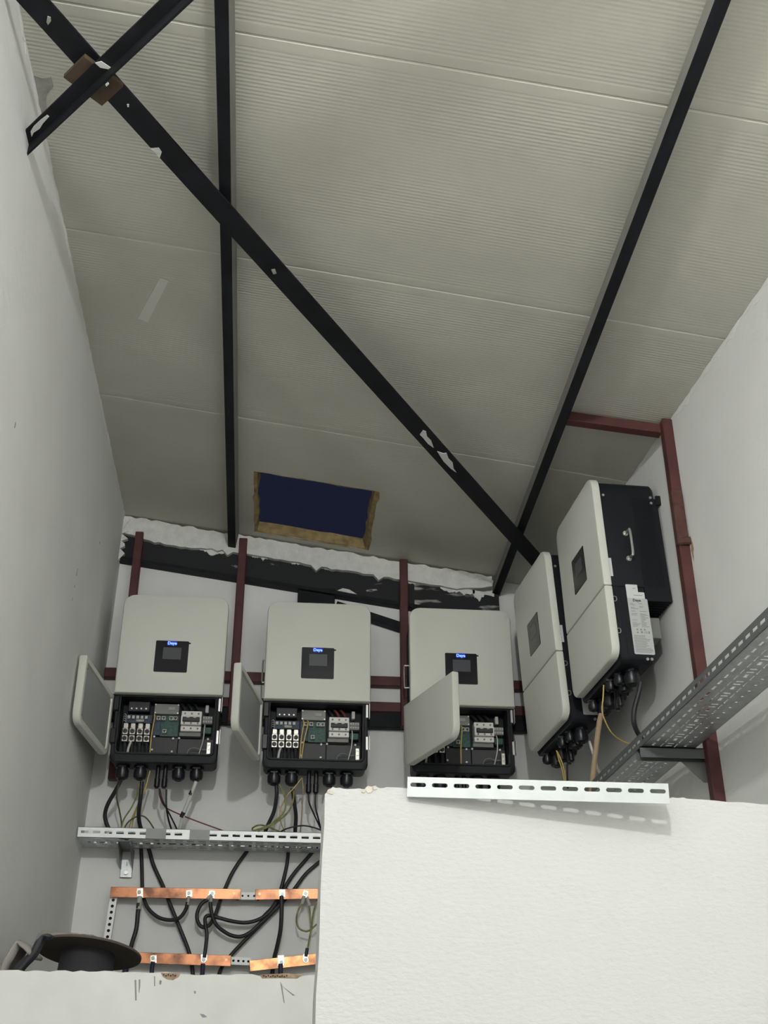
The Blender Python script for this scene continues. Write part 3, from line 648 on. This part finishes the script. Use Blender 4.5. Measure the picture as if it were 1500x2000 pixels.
# ---------------------------------------------------------------- cable trays
def cell_plate(bm, u0, u1, bands, fn, T=0.0016):
    """thin sheet; bands = (v0, v1, holes) with holes = [(ua, ub)]; fn(u, v, w) -> point"""
    def q(a, b, c, d):
        vs = [bm.verts.new(fn(u, v, w_)) for u in (a, b) for v in (c, d) for w_ in (0, T)]
        for i in ((0, 1, 3, 2), (4, 6, 7, 5), (0, 4, 5, 1), (2, 3, 7, 6), (0, 2, 6, 4), (1, 5, 7, 3)): bm.faces.new([vs[j] for j in i])
    for v0, v1, H in bands:
        c = u0
        for a, b in H:
            a, b = max(a, u0), min(b, u1)
            if b <= a: continue
            if a > c: q(c, a, v0, v1)
            c = b
        if c < u1: q(c, u1, v0, v1)
def dash(u0, u1, period, ln, ph=0.0, skip=()):
    n = int((u1 - u0) / period) + 1
    return [(u0 + ph + i * period, u0 + ph + i * period + ln) for i in range(n) if not any(s[0] <= u0 + ph + i * period <= s[1] for s in skip)]
def tray(name, label, L, D, H, flip, skip, loc, rot):
    """lip faces -y (local), bottom at z = 0, runs along +x"""
    R = empty(name, loc, rot); tag(R, label, 'cable tray', 'perforated cable trays')
    bm = bmesh.new()
    cell_plate(bm, 0, L, [(0, H * 0.40, []), (H * 0.40, H * 0.64, dash(0, L, 0.0452, 0.029, 0.012, skip)), (H * 0.64, H, [])], lambda u, v, t: (u, t, v))
    cell_plate(bm, 0, L, [(0, 0.008, [])], lambda u, v, t: (u, v, H - t))
    obj('front_lip', bm, GALVL if not flip else mat('shaded_zinc_lip', (0.20, 0.212, 0.22), 0.5, metal=0.5), R)  # right tray's lip is darker: shade put into the zinc colour
    bm = bmesh.new(); s1 = dash(0, L, 0.0452, 0.026, 0.02, [(0, 0.06)]); P = 0.0904
    mid = []; bars = []
    n = int(L / P)
    for i in range(n):
        b = 0.03 + i * P; mid.append((b, b + 0.020)); mid.append((b + 0.0345, b + 0.0405)); mid.append((b + 0.056, b + 0.062))
    dia = [(b + 0.004, b + 0.014) for b in [0.03 + i * P for i in range(n)]]
    thin = dash(0, L, 0.0452, 0.032, 0.01, [(0, 0.06)])
    f = D / 0.17
    if flip:
        cell_plate(bm, 0, L, [(0, .026 * f, []), (.026 * f, .034 * f, s1), (.034 * f, .056 * f, []), (.056 * f, .060 * f, thin), (.060 * f, .070 * f, []),
                          (.070 * f, .0745 * f, [m for k, m in enumerate(mid) if k % 3] + []), (.0745 * f, .085 * f, sorted(mid)), (.085 * f, .0895 * f, [m for k, m in enumerate(mid) if k % 3]),
                          (.0895 * f, .100 * f, []), (.100 * f, .104 * f, thin), (.104 * f, .128 * f, []), (.128 * f, .136 * f, s1), (.136 * f, .17 * f, [])], lambda u, v, t: (u, v, t))
    else:
        s2 = dash(0, L, 0.0452, 0.030, 0.014, [(0, 0.05)])
        big = []
        for i in range(int(L / 0.0904)):
            b = 0.03 + i * 0.0904; big += [(b, b + 0.012), (b + 0.022, b + 0.034), (b + 0.046, b + 0.076)]
        cell_plate(bm, 0, L, [(0, .020, []), (.020, .031, s2), (.031, .048, []), (.048, .056, s2), (.056, .066, []), (.066, .096, big), (.096, .106, []), (.106, .114, s2), (.114, .136, []), (.136, .147, s2), (.147, D, [])], lambda u, v, t: (u, v, t))
    obj('perforated_base', bm, GALV, R)
    bm = bmesh.new()
    cell_plate(bm, 0, L, [(0, H * 0.4, []), (H * 0.4, H * 0.64, dash(0, L, 0.0452, 0.029, 0.012)), (H * 0.64, H, [])], lambda u, v, t: (u, D - t, v))
    obj('back_lip', bm, GALV, R)
    return R
t1 = tray('cable_tray', 'galvanised perforated cable tray on the back wall above the copper bars', 1.83, 0.170, 0.041, False, [(0.245, 0.325), (0.408, 0.492)], (-0.757, 4.70, 2.683), (0, math.radians(0.3), 0))
for a, b in ((0.262, 0.340), (0.432, 0.510)):
    tag(obj('coupler_plate', B(a, b, -0.0022, -0.0002, 0.0005, 0.0405), GALVD, t1), 'dull grey plate covering the tray lip')
br = empty('tray_bracket', (-0.578, 4.895, 2.57)); tag(br, 'galvanised bracket holding the back wall tray at its left end', 'bracket')
obj('wall_plate', B(-0.024, 0.024, -0.008, -0.003, 0, 0.11, bev=0.002), GALV, br)
obj('arm', B(-0.024, 0.024, -0.19, -0.003, 0.102, 0.1055, bev=0.001), GALVD, br)
for s in (-1, 1):
    obj('cheek', prism(bmesh.new(), [(-0.006, 0.03), (-0.006, 0.104), (-0.18, 0.104), (-0.18, 0.094)], lambda u, v, k: (s * 0.023 + 0.002 * k, u, v)), GALVD, br)
obj('bolt', cyl(bmesh.new(), (0, -0.008, 0.018), (0, -0.018, 0.018), 0.008, n=6), STEEL, br)
obj('slot', B(-0.003, 0.003, -0.0088, -0.004, 0.045, 0.062), WHITE, br)
ang = math.atan(0.062)
# the tray on the right wall: lip faces the room; runs towards the camera
yaw = math.radians(-90) + math.radians(1.9)
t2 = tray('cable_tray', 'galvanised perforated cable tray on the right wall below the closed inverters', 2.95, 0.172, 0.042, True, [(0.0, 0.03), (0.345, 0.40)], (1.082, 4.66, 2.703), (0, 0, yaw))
tag(obj('coupler_plate', B(0.345, 0.42, -0.0022, -0.0002, 0.0005, 0.0405), GALVD, t2), 'dull grey plate covering the tray lip')
br = empty('tray_bracket', (1.34, 3.45, 2.68)); tag(br, 'dark channel bracket arm under the right wall tray', 'bracket')
bm = bmesh.new()
box(bm, -0.225, 0.0, -0.02, -0.017, -0.012, 0.021); box(bm, -0.225, 0.0, 0.017, 0.02, -0.012, 0.021); box(bm, -0.225, 0.0, -0.02, 0.02, 0.018, 0.021)
obj('arm', bm, mat('shaded_channel_steel', (0.13, 0.137, 0.14), 0.5, metal=0.4), br)  # arm colour darkened to carry the shade inside the open channel
obj('wall_plate', prism(bmesh.new(), [(0.0, 0.02), (0.0, -0.075), (-0.02, -0.075), (-0.085, -0.010), (-0.085, 0.02)], lambda u, v, k: (u, 0.02 + 0.003 * k, v)), GALVD, br)
# slotted rail lying on the near wall
rl = empty('slotted_rail'); tag(rl, 'bright galvanised slotted rail lying along the top of the near wall', 'rail')
A, Bq = pt(796, 1517, 1.990), pt(1305, 1530.5, 1.937); A2 = pt(796, 1556, 1.990)
RL = (Bq - A).length; rh = (A - A2).length; dx = (Bq - A).normalized(); dzv = Vector((0, 0, 1)); dzv = (dzv - dx * dzv.dot(dx)).normalized(); dyv = dzv.cross(dx)
RP = lambda u, v, t: A + dx * u - dzv * v + dyv * t
NS = 12; pitch = RL / NS; bm = bmesh.new()
for i in range(NS):
    u0, u1 = pitch * i, pitch * (i + 1); uc = (u0 + u1) / 2; sh = 0.0137
    outer = [(u0, 0), (u1, 0), (u1, rh), (u0, rh)]
    hole = [(uc + 0.0 + x, sh + z) for x, z in rr(-0.0135, 0.0135, -0.0037, 0.0037, 0.0036, 4)]
    V3 = [[Vector((a, b, 0)) for a, b in outer], [Vector((a, b, 0)) for a, b in hole]]
    flat = outer + hole
    fr = [bm.verts.new(RP(a, b, 0)) for a, b in flat]; bk = [bm.verts.new(RP(a, b, 0.002)) for a, b in flat]
    for t in tessellate_polygon(V3):
        bm.faces.new([fr[j] for j in t]); bm.faces.new([bk[j] for j in t][::-1])
    nh = len(hole)
    for j in range(nh):
        a, b = 4 + j, 4 + (j + 1) % nh; bm.faces.new((fr[a], fr[b], bk[b], bk[a]))
    for a, b in ((0, 1), (2, 3)): bm.faces.new((fr[a], fr[b], bk[b], bk[a]))
bmesh.ops.remove_doubles(bm, verts=bm.verts[:], dist=0.00005)
obj('slotted_face', bm, GALVB, rl)
bm = bmesh.new(); v0 = 0.0
vs = [bm.verts.new(RP(u, v, t)) for u in (0, RL) for v in (v0, v0 + 0.002) for t in (0.002, 0.030)]
for i in ((0, 1, 3, 2), (4, 6, 7, 5), (0, 4, 5, 1), (2, 3, 7, 6), (0, 2, 6, 4), (1, 5, 7, 3)): bm.faces.new([vs[j] for j in i])
obj('flat_leg', bm, GALVB, rl)
# ---------------------------------------------------------------- copper bars
def copper(a, b, h, m, label, holes, bolts):
    Y = 4.832
    P, Q = pt(*a, Y), pt(*b, Y); d = Q - P; d.y = 0; L = d.length; ang_ = math.atan2(d.z, d.x)
    R = empty('copper_busbar', P, (0, -ang_, 0)); tag(R, label, 'busbar', 'copper busbars on the back wall')
    obj('bar', B(0, L, -0.002, 0.004, -h, 0, bev=0.001), m, R)
    for t in holes: obj('screw', cyl(bmesh.new(), (L * t, -0.0035, -h * 0.45), (L * t, -0.001, -h * 0.45), 0.0055, n=10), COPR, R, True)
    for t in bolts:
        bb = obj('bolt', cyl(bmesh.new(), (L * t, -0.012, -h * 0.5), (L * t, -0.0065, -h * 0.5), 0.0078, n=6), DSTEEL, R)
        obj('washer', cyl(bmesh.new(), (L * t, -0.0075, -h * 0.5), (L * t, -0.0055, -h * 0.5), 0.0105, n=12), SILVER, bb, True)
    for t in (0.03, 0.97): obj('standoff', cyl(bmesh.new(), (L * t, 0.003, -h * 0.5), (L * t, 0.066, -h * 0.5), 0.012, n=10), RED, R, True)
    return R
copper((217, 1732), (471, 1736.5), 0.040, COPPER, 'copper busbar at the upper left, below the tray', (0.05, 0.95), (0.22, 0.60, 0.78))
copper((499, 1737), (660, 1735), 0.040, COPPER, 'copper busbar at the upper right, cut off by the near wall', (0.05,), (0.325, 0.605))
copper((218, 1858), (452, 1866), 0.040, COPPER, 'copper busbar at the lower left, partly behind the round spool', (0.96,), (0.135, 0.35, 0.772))
copper((487, 1876), (660, 1858), 0.040, COPR, 'copper busbar at the lower right, tilted up to the right', (0.05,), (0.355, 0.63))
def perf(name, a, b, wd, Y, label, n, r, dy=0.0):
    P, Q = pt(*a, Y), pt(*b, Y); d = Q - P; d.y = 0; L = d.length; an = math.atan2(d.z, d.x)
    R = empty(name, P, (0, -an, 0)); tag(R, label, 'strip', 'perforated steel strips')
    bm = bmesh.new(); p = L / n
    for i in range(n):
        outer = [(p * i, -wd / 2), (p * (i + 1), -wd / 2), (p * (i + 1), wd / 2), (p * i, wd / 2)]
        hole = [(p * (i + .5) + r * math.cos(t), r * math.sin(t)) for t in [k * math.pi / 5 for k in range(10)]]
        fl = outer + hole; f0 = [bm.verts.new((u, 0, v)) for u, v in fl]; f1 = [bm.verts.new((u, 0.002, v)) for u, v in fl]
        for t in tessellate_polygon([[Vector((*q, 0)) for q in outer], [Vector((*q, 0)) for q in hole]]):
            bm.faces.new([f0[j] for j in t]); bm.faces.new([f1[j] for j in t][::-1])
        for j in range(10):
            a_, b_ = 4 + j, 4 + (j + 1) % 10; bm.faces.new((f0[a_], f0[b_], f1[b_], f1[a_]))
        for a_, b_ in ((0, 1), (2, 3)): bm.faces.new((f0[a_], f0[b_], f1[b_], f1[a_]))
    obj('strip', bm, PERF, R)
    obj('hole_shade', B(0, L, 0.0185, 0.02, -wd / 2, wd / 2), DGREY, R)  # dark plate added behind the holes so they look shaded
    bm = B(0, L, 0.003, 0.02, -wd / 2, -wd / 2 + 0.002); box(bm, 0, L, 0.003, 0.02, wd / 2 - 0.002, wd / 2); obj('flange', bm, GALV, R)
    return R
perf('perforated_strip', (222, 1752), (207, 1848), 0.027, 4.845, 'upright perforated white strip below the upper left copper bar', 8, 0.0062)
perf('perforated_strip', (468, 1749.5), (502, 1750), 0.028, 4.838, 'short perforated strip in the gap between the upper copper bars', 3, 0.0042)
perf('perforated_strip', (451, 1876), (490, 1878), 0.028, 4.838, 'short perforated strip in the gap between the lower copper bars', 4, 0.0048)
# ---------------------------------------------------------------- cables
def cable(label, path, r, m, name='cable', parts=(), group=None):
    P = [pt(*p) for p in path]; bm = bmesh.new(); tube(bm, P, r, n=10)
    if not parts:
        o = obj(name, bm, m, None, True); return tag(o, label, 'cable', group)
    R = empty(name); tag(R, label, 'cable', group); obj('sheath', bm, m, R, True)
    for nm, a, b, r2, m2 in parts:
        if nm == 'ring_lug':
            a_, b_ = pt(*a), pt(*b); d = (b_ - a_).normalized(); s = d.cross(Vector((0, 1, 0))).normalized()
            q = [(-1, 0), (1, 0), (1, 1), (-1, 1)]; L = (b_ - a_).length
            bm = bmesh.new(); prism(bm, [(x * r2, y * L) for x, y in q], lambda u, v, k: a_ + s * u + d * v + Vector((0, 0.0025 * (k - 0.5), 0)))
            obj('ring_lug', bm, m2, R)
        else: obj(nm, cyl(bmesh.new(), pt(*a), pt(*b), r2, n=10), m2, R, True)
    return R
TY = 4.775
cable('thick black cable bowing left from the leftmost gland of first inverter', [(239, 1518, 4.70), (228, 1540, 4.715), (211, 1570, 4.74), (205, 1590, 4.76), (207, 1605, 4.77), (214, 1622, 4.78)], 0.0080, BLKCAB)
cable('thin olive cable beside the bowed black cable of first inverter', [(234, 1524, 4.70), (228, 1555, 4.72), (233, 1582, 4.75), (237, 1605, 4.77), (237, 1622, 4.78)], 0.0032, GRNCAB)
cable('yellow green earth wire curving left below first inverter', [(272, 1528, 4.69), (269, 1548, 4.70), (258, 1575, 4.73), (242, 1600, 4.76), (236, 1622, 4.78)], 0.003, YGCAB)
cable('pale yellow wire slanting down from below first inverter box', [(293, 1506, 4.69), (282, 1545, 4.70), (270, 1570, 4.73), (257, 1600, 4.76), (252, 1622, 4.78)], 0.0027, YELCAB)
cable('second pale yellow wire close beside the slanting one', [(293, 1506, 4.70), (280, 1550, 4.72), (266, 1580, 4.75), (256, 1622, 4.785)], 0.0024, YELCAB)
cable('thick black cable hanging straight below second gland of first inverter', [(277, 1526, 4.69), (275, 1555, 4.70), (271, 1585, 4.73), (272, 1605, 4.76), (277, 1624, 4.78)], 0.0082, BLKCAB)
cable('olive earth wire arching over the tray below first inverter', [(240, 1622, 4.77), (252, 1604, 4.76), (270, 1594, 4.75), (282, 1595, 4.75), (292, 1605, 4.76), (304, 1624, 4.77)], 0.003, GRNCAB)
cable('dark red solar lead running right from first inverter plug', [(311, 1540, 4.69), (312, 1555, 4.70), (322, 1575, 4.72), (345, 1588, 4.75), (390, 1606, 4.765), (440, 1624, 4.77), (480, 1640, 4.775)], 0.0026, REDCAB)
cable('black solar lead from the left plug of first inverter', [(312, 1541, 4.69), (318, 1565, 4.70), (331, 1590, 4.73), (342, 1612, 4.76), (347, 1624, 4.77)], 0.0032, BLKCAB)
cable('black solar lead from the right plug of first inverter', [(325, 1542, 4.69), (325, 1575, 4.70), (329, 1600, 4.74), (336, 1624, 4.77)], 0.0036, BLKCAB)
cable('white cable with two black tape bands below first inverter', [(383, 1526, 4.69), (375, 1548, 4.70), (360, 1585, 4.73), (350, 1624, 4.77)], 0.0078, WHTCAB,
      parts=(('tape_band', (376, 1545, 4.70), (371.5, 1553, 4.703), 0.0090, BLKCAB), ('tape_band', (359, 1586, 4.731), (354.5, 1596, 4.739), 0.0090, BLKCAB)))
cable('thick black cable from left gland of second inverter', [(540, 1533, 4.70), (540, 1555, 4.71), (535, 1585, 4.74), (523, 1612, 4.76), (515, 1632, 4.78)], 0.0080, BLKCAB)
cable('thick black cable from second gland of second inverter', [(571, 1540, 4.70), (575, 1570, 4.71), (578, 1595, 4.74), (576, 1630, 4.78)], 0.0080, BLKCAB)
cable('yellow green earth wire looping forward below second inverter', [(545, 1532, 4.69), (556, 1555, 4.69), (557, 1580, 4.70), (545, 1597, 4.70), (525, 1612, 4.70), (503, 1620, 4.70), (494, 1622, 4.71), (495, 1616, 4.73), (514, 1612, 4.76), (560, 1630, 4.78)], 0.0034, YGCAB)
cable('second yellow green earth wire joining the loop below second inverter', [(574, 1544, 4.69), (573, 1560, 4.69), (565, 1582, 4.69), (545, 1602, 4.692), (522, 1616, 4.695), (505, 1623, 4.70), (500, 1632, 4.74)], 0.0034, YGCAB)
cable('pale yellow wire bent left from below second inverter box', [(590, 1519, 4.69), (575, 1538, 4.69), (560, 1555, 4.70), (548, 1580, 4.73), (547, 1600, 4.75), (552, 1615, 4.76), (560, 1632, 4.78)], 0.0025, YELCAB)
cable('pale brown wire hanging straight from below second inverter box', [(590, 1519, 4.69), (592, 1545, 4.70), (590, 1580, 4.73), (586, 1632, 4.78)], 0.0024, TANCAB)
cable('black solar lead from the left plug of second inverter', [(602, 1550, 4.69), (604, 1568, 4.70), (614, 1592, 4.73), (626, 1618, 4.76), (634, 1640, 4.78)], 0.0033, BLKCAB)
cable('black solar lead from the right plug of second inverter', [(616, 1550, 4.69), (616, 1575, 4.70), (622, 1600, 4.73), (632, 1640, 4.78)], 0.0033, BLKCAB)
cable('grey black cable lying in a low arch over the tray below second inverter', [(540, 1632, 4.77), (556, 1620, 4.76), (585, 1613, 4.755), (608, 1615, 4.755), (640, 1626, 4.76)], 0.0032, BLKCAB)
# leads on the copper bars
lug = lambda x, y0, y1: ('ring_lug', (x, y0, 4.8255), (x, y1, 4.8255), 0.0115, SILVER)
cable('black cable falling from the tray and looping up to the copper bar', [(274, 1630, 4.886), (275, 1650, 4.886), (277, 1690, 4.884), (278, 1732, 4.872), (280, 1752, 4.868), (290, 1775, 4.862), (310, 1792, 4.855), (332, 1797, 4.85), (350, 1793, 4.842), (362, 1778, 4.835), (367, 1762, 4.828)], 0.0075, BLKCAB,
      parts=(('sleeve', (366.5, 1767, 4.828), (369, 1750, 4.825), 0.0062, SLEEVE), lug(369.5, 1752, 1739)))
cable('straight black cable slanting from the tray behind both copper bars', [(290, 1655, 4.887), (300, 1690, 4.885), (319, 1732, 4.878), (333, 1768, 4.872), (350, 1810, 4.87), (368, 1856, 4.872), (375, 1888, 4.875), (378, 1920, 4.88)], 0.0078, BLKCAB)
cable('black cable with grey sleeve hanging from the leftmost upper bolt', [(271, 1764, 4.815), (269, 1785, 4.812), (266, 1815, 4.812), (257, 1845, 4.816), (247, 1890, 4.83), (243, 1920, 4.84)], 0.0085, BLKCAB,
      parts=(('sleeve', (273, 1752, 4.823), (270.5, 1777, 4.814), 0.0105, SLEEVE), lug(273.5, 1754, 1735)))
cable('black cable curling from the third upper bolt to the tray', [(406, 1757, 4.822), (394, 1765, 4.82), (386, 1780, 4.82), (385, 1795, 4.822), (391, 1808, 4.826), (402, 1811, 4.83), (412, 1803, 4.838), (421, 1785, 4.85), (428, 1765, 4.862), (434, 1748, 4.872), (442, 1730, 4.878), (452, 1708, 4.882), (466, 1685, 4.886), (480, 1666, 4.888), (492, 1645, 4.888)], 0.0075, BLKCAB,
      parts=(('sleeve', (413, 1748, 4.822), (399, 1762, 4.821), 0.0062, SLEEVE), ('ring_lug', (410, 1751, 4.824), (417, 1742, 4.824), 0.0105, SILVER)))
cable('black cable sweeping right from the third upper bolt', [(411, 1762, 4.822), (412, 1775, 4.822), (416, 1793, 4.826), (424, 1808, 4.834), (440, 1821, 4.844), (455, 1828, 4.85), (472, 1829, 4.856), (490, 1820, 4.862), (510, 1802, 4.866), (535, 1778, 4.868), (552, 1758, 4.872), (556, 1735, 4.878), (575, 1705, 4.883), (602, 1674, 4.887), (622, 1650, 4.888)], 0.0075, BLKCAB,
      parts=(('sleeve', (413, 1750, 4.822), (411.5, 1765, 4.822), 0.0062, SLEEVE), ('ring_lug', (413, 1754, 4.8225), (414, 1740, 4.8225), 0.0105, SILVER)))
cable('black cable hooked over behind and dropping to the lower left bar', [(560, 1735, 4.876), (545, 1755, 4.868), (525, 1782, 4.860), (505, 1796, 4.854), (480, 1802, 4.848), (452, 1799, 4.842), (425, 1792, 4.836), (408, 1788, 4.830), (401, 1793, 4.826), (401, 1805, 4.822), (404, 1825, 4.82), (402, 1848, 4.822), (399, 1870, 4.823)], 0.0075, BLKCAB,
      parts=(lug(398.5, 1876, 1864), ('sleeve', (396.5, 1882, 4.822), (394.5, 1912, 4.828), 0.0085, NAVY)))
cable('black cable slanting down left behind the lower bars from the tray', [(655, 1655, 4.888), (628, 1680, 4.888), (598, 1706, 4.884), (576, 1735, 4.878), (556, 1758, 4.874), (530, 1785, 4.876), (500, 1815, 4.874), (470, 1845, 4.874), (450, 1867, 4.876), (432, 1892, 4.88), (424, 1920, 4.884)], 0.0075, BLKCAB)
cable('black cable falling from tray past the upper bar to its bolt', [(564, 1655, 4.887), (560, 1690, 4.884), (549, 1735, 4.876), (535, 1768, 4.872), (515, 1790, 4.88)], 0.0075, BLKCAB)
cable('black cable hanging from upper right bolt behind the lower right bar', [(550, 1750, 4.822), (550, 1780, 4.82), (548, 1815, 4.83), (541, 1850, 4.85), (535, 1875, 4.868), (530, 1920, 4.87)], 0.0085, BLKCAB,
      parts=(lug(551, 1752, 1738),))
cable('navy lead bolted below the lower right copper bar', [(548, 1882, 4.824), (548, 1895, 4.826), (547, 1925, 4.83)], 0.0092, NAVY, parts=(lug(548.5, 1886, 1866),))
cable('navy lead bolted at the left end of the lower left bar', [(250, 1876, 4.822), (246, 1888, 4.826), (242, 1920, 4.83)], 0.012, NAVY, parts=(lug(253, 1880, 1862),))
cable('navy lead bolted to the lower left bar beside the spool', [(299, 1878, 4.822), (297, 1890, 4.826), (295, 1920, 4.83)], 0.0085, NAVY, parts=(lug(300, 1881, 1866),))
cable('green earth wire looping from upper right bolt down to the lower bar', [(589, 1764, 4.822), (582, 1780, 4.82), (579, 1798, 4.82), (584, 1813, 4.82), (597, 1819, 4.82), (606, 1816, 4.82), (618, 1806, 4.82), (632, 1795, 4.83)], 0.0036, YGCAB,
      parts=(('sleeve', (594, 1750, 4.823), (590, 1766, 4.822), 0.0072, SLEEVE), ('ring_lug', (594, 1753, 4.8245), (598, 1740, 4.8245), 0.009, SILVER)))
cable('thin green earth wire dropping from upper right bolt to the lower bar', [(604, 1767, 4.822), (606, 1790, 4.82), (607, 1815, 4.818), (603, 1840, 4.82), (600, 1856, 4.822)], 0.0034, YGCAB,
      parts=(('sleeve', (600, 1752, 4.823), (604.5, 1769, 4.822), 0.0062, SLEEVE), ('boot', (600, 1852, 4.822), (597.5, 1868, 4.823), 0.0068, NAVY), ('ring_lug', (597.5, 1864, 4.824), (596, 1876, 4.824), 0.0095, SILVER)))
cable('green earth wire rising at the edge of the near wall', [(607, 1818, 4.824), (610, 1795, 4.83), (614, 1775, 4.84), (622, 1755, 4.86), (634, 1742, 4.87)], 0.0034, YGCAB)
# cables of the two closed inverters
cable('yellow wire hanging from the closed inverter in the back corner', [(1087, 1466, 4.18), (1092, 1485, 4.18), (1098, 1503, 4.19), (1104, 1535, 4.22)], 0.0025, YELCAB)
cable('second yellow wire beside it under the back corner inverter', [(1088, 1468, 4.17), (1095, 1482, 4.17), (1102, 1505, 4.18), (1106, 1535, 4.22)], 0.0025, YELCAB)
cable('thin black cable hanging under the back corner inverter', [(1107, 1492, 4.22), (1108, 1510, 4.23), (1109, 1540, 4.25)], 0.0034, BLKCAB)
cable('pale yellow wire curving from the nearest closed inverter to the tray', [(1179, 1338, 3.70), (1178, 1362, 3.70), (1176, 1385, 3.70), (1180, 1404, 3.71), (1195, 1432, 3.74), (1215, 1447, 3.78), (1236, 1456, 3.80), (1250, 1470, 3.82)], 0.0025, YELCAB)
cable('thick black cable from the nearest closed inverter into right tray', [(1252, 1332, 3.55), (1247, 1355, 3.56), (1239, 1385, 3.57), (1238, 1410, 3.58), (1245, 1430, 3.60), (1258, 1450, 3.62), (1268, 1475, 3.63)], 0.0085, BLKCAB)
cable('thick tan hose hanging between the two closed inverters', [(1174, 1395, 3.93), (1170, 1415, 3.93), (1163, 1470, 3.95), (1157, 1525, 3.98), (1154, 1550, 4.0)], 0.0098, TANCAB)
cable('white cable behind the tan hose at the right wall', [(1151, 1448, 4.16), (1158, 1470, 4.16), (1167, 1500, 4.18), (1176, 1518, 4.20), (1186, 1540, 4.22)], 0.0055, WHTCAB)
# ---------------------------------------------------------------- things on the low slab
sp = empty('cable_spool', (-0.530, 3.66, 1.976)); tag(sp, 'empty dark fibreboard cable spool standing on the slab by left wall', 'spool')
sp.rotation_euler = (math.radians(-9.0), math.radians(4.5), 0)
obj('flange', lathe(bmesh.new(), (0, 0, 0.138), [(0.02, 0.001), (0.152, 0.0), (0.153, 0.001), (0.153, 0.006), (0.152, 0.007), (0.02, 0.007)], n=48), CARD, sp, True)
obj('core', lathe(bmesh.new(), (0, 0, 0), [(0.078, 0.006), (0.078, 0.139)], n=32), CARDD, sp, True)
obj('flange', lathe(bmesh.new(), (0, 0, 0), [(0.02, 0.0), (0.151, 0.0), (0.151, 0.006), (0.02, 0.006)], n=48), CARD, sp, True)
def folded(name, prof, m, label, cat, y0, y1, T=0.006, skew=0.03):
    P = [pt(x, y, (y0 + y1) / 2) for x, y in prof]; bm = bmesh.new()
    P = smooth_path(P, 3); rows = []
    for p in P:
        rows.append([(p.x + 0.01 * math.sin(9 * t), y0 + (y1 - y0) * t, p.z + skew * t * 0.3 + 0.006 * math.sin(7 * t + p.x * 40)) for t in [i / 6 for i in range(7)]])
    L = [[bm.verts.new(q) for q in r] for r in rows]
    for a, b in zip(L, L[1:]):
        for i in range(6): bm.faces.new((a[i], a[i + 1], b[i + 1], b[i]))
    o = obj(name, bm, m, None, True); md = o.modifiers.new('thickness', 'SOLIDIFY'); md.thickness = T
    return tag(o, label, cat)
folded('crumpled_sheet', [(6, 1925), (14, 1893), (28, 1866), (38, 1848), (45, 1843), (52, 1849), (60, 1856), (70, 1870)], BAG, 'crumpled grey sheet leaning on the left wall at far left', 'sheet', 3.45, 3.62)
folded('folded_board', [(22, 1925), (34, 1893), (58, 1872), (72, 1848), (80, 1829), (92, 1824), (110, 1826), (140, 1829), (182, 1832)], BAG, 'bent grey board propped behind the spool and the crumpled sheet', 'board', 3.83, 3.90, T=0.004)
folded('dark_board', [(24, 1925), (40, 1893), (64, 1868), (78, 1842), (86, 1834), (96, 1838)], BAGD, 'dark board wedged between the crumpled sheet and the spool', 'board', 3.44, 3.50, T=0.004)
bm = bmesh.new(); rn = random.Random(2)
P = [(3.385 + 0.010 * math.cos(a) * rn.uniform(.5, 1.2), 3.372 + 0.045 * math.sin(a) * rn.uniform(.6, 1.1)) for a in [i * math.pi / 8 for i in range(16)]]
obj('rust_stain', prism(bm, P, lambda u, v, k: (xr(u) - 0.0012 + 0.002 * k, u, v)), RUSTM, wr)
# cables lying in the back wall tray
def laid(label, x0, x1, y, z, r):
    rn = random.Random(int(r * 1e5)); P = [Vector((x0 + (x1 - x0) * i / 12, y + rn.uniform(-0.006, 0.006), z)) for i in range(13)]
    bm = bmesh.new(); tube(bm, P, r, n=8, k=3); tag(obj('cable', bm, BLKCAB, None, True), label, 'cable')
laid('thick black cable lying inside the back wall tray behind its slotted lip', -0.64, 1.02, 4.735, 2.699, 0.0115)
laid('black cable lying at the rear of the back wall tray', -0.32, 1.03, 4.782, 2.700, 0.0125)
laid('black cable lying in the middle of the back wall tray', -0.47, 1.02, 4.812, 2.698, 0.010)
